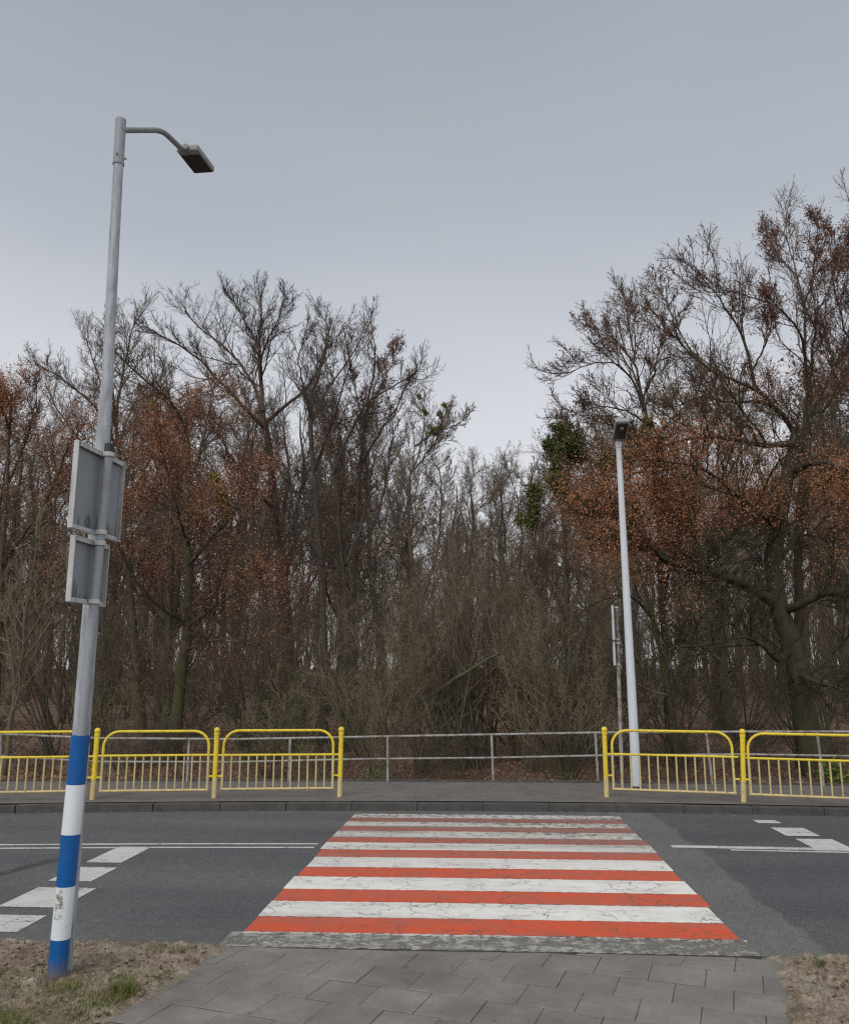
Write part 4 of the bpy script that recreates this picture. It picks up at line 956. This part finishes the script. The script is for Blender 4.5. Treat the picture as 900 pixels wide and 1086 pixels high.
for u in np.arange(-90, 1010, 68):
    k = int(rg.choice([0, 1, 5, 6, 4])); sh(k, u+rg.uniform(-16, 16), rg.uniform(21, 26), rg.uniform(.75, 1.1))
for u in np.arange(440, 640, 21):  # upright saplings in the middle
    sh(int(rg.choice([2, 2, 4])), u+rg.uniform(-8, 8), rg.uniform(21, 27), rg.uniform(.75, 1.12)*(1 if u < 600 else .9))
for u in np.arange(-120, 1040, 42):
    k = int(rg.choice([0, 1, 2, 5, 6, 4])); sh(k, u+rg.uniform(-16, 16), rg.uniform(26, 34), rg.uniform(.95, 1.3))
for u in np.arange(-120, 1040, 60):
    k = int(rg.choice([0, 5, 2, 4])); sh(k, u+rg.uniform(-16, 16), rg.uniform(36, 50), rg.uniform(1.1, 1.5))
for u in np.arange(-120, 1040, 26):
    k = int(rg.choice([2, 4, 4])); sh(k, u+rg.uniform(-12, 12), rg.uniform(62, 105), rg.uniform(1.5, 2.2))
for u in np.arange(-120, 1040, 15):
    sh(int(rg.choice([2, 4])), u+rg.uniform(-8, 8), rg.uniform(112, 175), rg.uniform(2.2, 3.2))
# single shrubs one can point to
def one(label, seed, u, Y, h, ns, twig, lean, leaf=None, n=(8, 6, 3)):
    o = shrub(seed, h, ns, twig, lean, leaf=leaf, n=n); p = gy(u, 760, Y); o.location = (p[0], Y, float(floor_z(p[0], Y))); tag(o, label, 'shrub', GS)
one('fan-shaped shrub of long bare stems behind the railing just right of the left barrier', 301, 402, 19.6, 4.4, 17, 'twig_olive', 20)
one('rounded greenish shrub with small moss-green leaves behind the second left barrier panel', 302, 312, 20.5, 3.0, 15, 'twig_olive', 38, ('leaf_moss', .55, .03, .055), (9, 7, 4))
one('many-stemmed bare shrub behind the railing left of the pale lamp column', 303, 600, 19.8, 3.9, 13, 'twig_olive', 22)
one('greenish mossy bush low between the mossy tree and the sign post', 304, 130, 21.5, 3.0, 14, 'twig_olive', 35, ('leaf_moss', .25, .03, .05))
one('small green weed at the foot of the railing behind the right-hand barrier panel', 305, 880, 16.75, .55, 12, 'twig_olive', 30, ('leaf_weed', .9, .04, .08), (5, 4, 3))
one('small yellow-green weed sprouting under the railing beside the end post of the left barrier', 306, 398, 16.7, .42, 9, 'twig_olive', 28, ('leaf_weed', .5, .03, .06), (5, 4, 2))
def fallen(label, pts, w, seed):
    rg_ = rs(seed); P = [gy(u, v, Y) for u, v, Y in pts]; Pp, Rr, _ = resample(P, w*.5*20/F, w*.2*20/F, 12, rg_, .012); b = Pp[0].copy()
    A, Ar, Al = spawn(Pp[None], Rr[None], 7, .3, 1, 40, 12, np.array([.7]), 4, .0, .15, .5, rg_)
    V, Q = tubes([(Pp[None], Rr[None], 7), (A, Ar, 4)]); o = mesh_np('dead_branch', V-b, Q, MAT['bark_pale'], None); o.location = tuple(b); tag(o, label, 'branch')
fallen('pale dead branch leaning up to the right against the mossy forked tree', [(456, 738, 21.5), (484, 719, 21.2), (512, 702, 21.), (530, 692, 20.9)], 6, 1)
fallen('pale broken stick slanting down to the right in front of the mossy forked tree', [(440, 728, 20.6), (450, 745, 20.4), (462, 778, 20.2)], 4.5, 2)

# ------------------------------------------------ leaf litter on the bank and the wood floor
rg = rs(5); n = 32000
y = 16.25+rg.rand(n)**1.6*22; x = (rg.rand(n)*2-1)*(y*.58+2)-.06*y
z = floor_z(x, y)+.015
V, Q = leaves(np.stack([x, y, z], -1), rg, .05, .11, .012, 0); tag(mesh_np('leaf_litter', V, Q, MAT['litter'], smooth=False), kind='stuff')
# ------------------------------------------------ grass on the near verge
def blades(pos, rg, h0, h1, w, lean=.5):
    n = len(pos); h = rg.uniform(h0, h1, (n, 1)); a = rg.uniform(0, 2*PI, n); d = np.stack([np.cos(a), np.sin(a), 0*a], -1)*rg.uniform(.1, lean, (n, 1))*h
    s = np.stack([-np.sin(a), np.cos(a), 0*a], -1)*w; up = np.array([0, 0, 1.])*h
    V = np.stack([pos-s, pos+s, pos+d*.4+up*.6+s*.6, pos+d*.4+up*.6-s*.6, pos+d+up+s*.08, pos+d+up*.98-s*.08], 1).reshape(-1, 3)
    i = np.arange(n)[:, None]*6; return V, np.concatenate([i+np.array([[0, 1, 2, 3]]), i+np.array([[3, 2, 4, 5]])])
n = 34000; x = rg.uniform(-4.6, -1.9, n); y = rg.uniform(4.6, 6.65, n)
dens = (np.clip((6.0-y)*1.8+.10, 0, 1)*np.clip(vnoise(x*2.6, y*2.6, 31)*1.8+.72, .05, 1)+.5*np.clip(1-np.hypot((x+2.25)/.35, (y-6.52)/.10), 0, 1))*(x < PL(y)-.08)
k = rg.rand(n) < dens; P = np.stack([x, y, 0*x+.03], -1)[k]
V, Q = blades(P, rg, .02, .055, .0022, 1.2); tag(mesh_np('grass', V, Q, MAT['grass'], smooth=False), kind='stuff')
# straw, crumbs and clods on the sandy verges, dead leaves blown along the kerbs
def clods(n, x0, x1, side):
    x = rg.uniform(x0, x1, n); y = rg.uniform(4.7, 6.66, n); k = (x < PL(y)-.03) if side < 0 else (x > PR(y)+.03); x, y = x[k], y[k]; n = len(x)
    r = .004+.016*rg.rand(n)**3; b = np.array([[1, 0, 0], [0, 1, 0], [-1, 0, 0], [0, -1, 0], [0, 0, 1.]])
    V = np.stack([x, y, 0*x+.03+.012*rg.rand(n)], -1)[:, None]+b*(r[:, None, None]*rg.uniform(.5, 1.4, (n, 5, 3))); i = np.arange(n)[:, None]*5
    T = np.concatenate([i+np.array([[a, (a+1) % 4, 4]]) for a in range(4)]); return V.reshape(-1, 3), T
for side, (x0, x1, n_) in ((-1, (-4.6, -1.8, 5200)), (1, (1.7, 3.2, 2200))):
    V, T = clods(n_, x0, x1, side); tag(mesh_np('soil_crumbs', V, np.zeros((0, 4)), MAT['crumb'], smooth=False, tris=T), kind='stuff')
n = 9000; x = np.where(rg.rand(n) < .68, rg.uniform(-4.6, -1.8, n), rg.uniform(1.75, 3.2, n)); y = rg.uniform(4.7, 6.72, n)
k = ((x < PL(y)-.02) | (x > PR(y)+.02)) & (rg.rand(n) < np.clip(vnoise(x*3, y*3, 41)+.5, .05, 1)); P = np.stack([x, y, 0*x+.034], -1)[k]
V, Q = blades(P, rg, .004, .012, .0016, 6); tag(mesh_np('verge_debris', V, Q, MAT['straw'], smooth=False), kind='stuff')
n = 260; x = np.where(rg.rand(n) < .7, rg.uniform(-4.5, -1.9, n), rg.uniform(1.8, 3.1, n)); y = rg.uniform(4.8, 6.7, n); k = (x < PL(y)+.05) | (x > PR(y)-.05)
V, Q = leaves(np.stack([x, y, 0*x+.04], -1)[k], rg, .02, .045, .004, 0); V[:, 2] = .034+np.abs(V[:, 2]-.04)*.35; tag(mesh_np('leaf_litter', V, Q, MAT['litter'], smooth=False), kind='stuff')
n = 520; x = rg.uniform(-9, 9, n); f = rg.rand(n); y = np.where(f < .45, YB+bend(x)*.5-.08-.30*rg.rand(n)**2, np.where(f < .8, YK+bend(x)-.03-.22*rg.rand(n)**2, YK+.2+bend(x)+rg.rand(n)*2.2))
z = np.where((f < .45) | (f >= .8), .128, .008); P = np.stack([x, y, z], -1)
V, Q = leaves(P, rg, .03, .06, .0, 0); V[:, 2] = np.repeat(z, 4)+np.abs(V[:, 2]-np.repeat(z, 4))*.25; tag(mesh_np('leaf_litter', V, Q, MAT['litter'], smooth=False), kind='stuff')
def tuft(u, v, n, r, h, label, seed):
    rg_ = rs(seed); c = gz(u, v, .03); p = np.stack([rg_.normal(0, r, n), rg_.normal(0, r, n), np.zeros(n)], -1)
    V, Q = blades(p, rg_, h*.5, h, .0028, .8); o = mesh_np('grass_tuft', V, Q, MAT['grass'], smooth=False); o.location = (c[0], c[1], .02); tag(o, label, 'grass tuft')
tuft(131, 1055, 260, .035, .11, 'dense green grass tuft on the sandy verge beside the pavement', 1)
tuft(74, 1050, 240, .06, .07, 'thin grass at the foot of the blue and white sleeve', 2)
tuft(869, 1026, 70, .018, .10, 'small green grass tuft on the right verge at the road edge', 3)
for i, (u, v, s) in enumerate(((614, 1060, .03), (669, 1030, .035), (262, 1073, .02), (517, 1018, .05), (430, 1024, .03))):
    rg_ = rs(i); c = gz(u, v, .016); V, Q = leaves(np.zeros((1, 3)), rg_, s*1.6, s*2, 0, 0); V[:, 2] = V[:, 2]*.08+.003; V[2, 2] += .008
    o = mesh_np('dead_leaf', V, Q, MAT['litter'], smooth=False); o.location = tuple(c)
    tag(o, ['curled dead leaf on the slabs below the middle of the crossing', 'dead leaf on the slabs towards the right verge', 'dead leaf on the slabs near the left verge', 'dead leaf in the gutter at the foot of the crossing', 'dead leaf on the first slab row, left of centre'][i], 'leaf', 'dead leaves on the pavement')
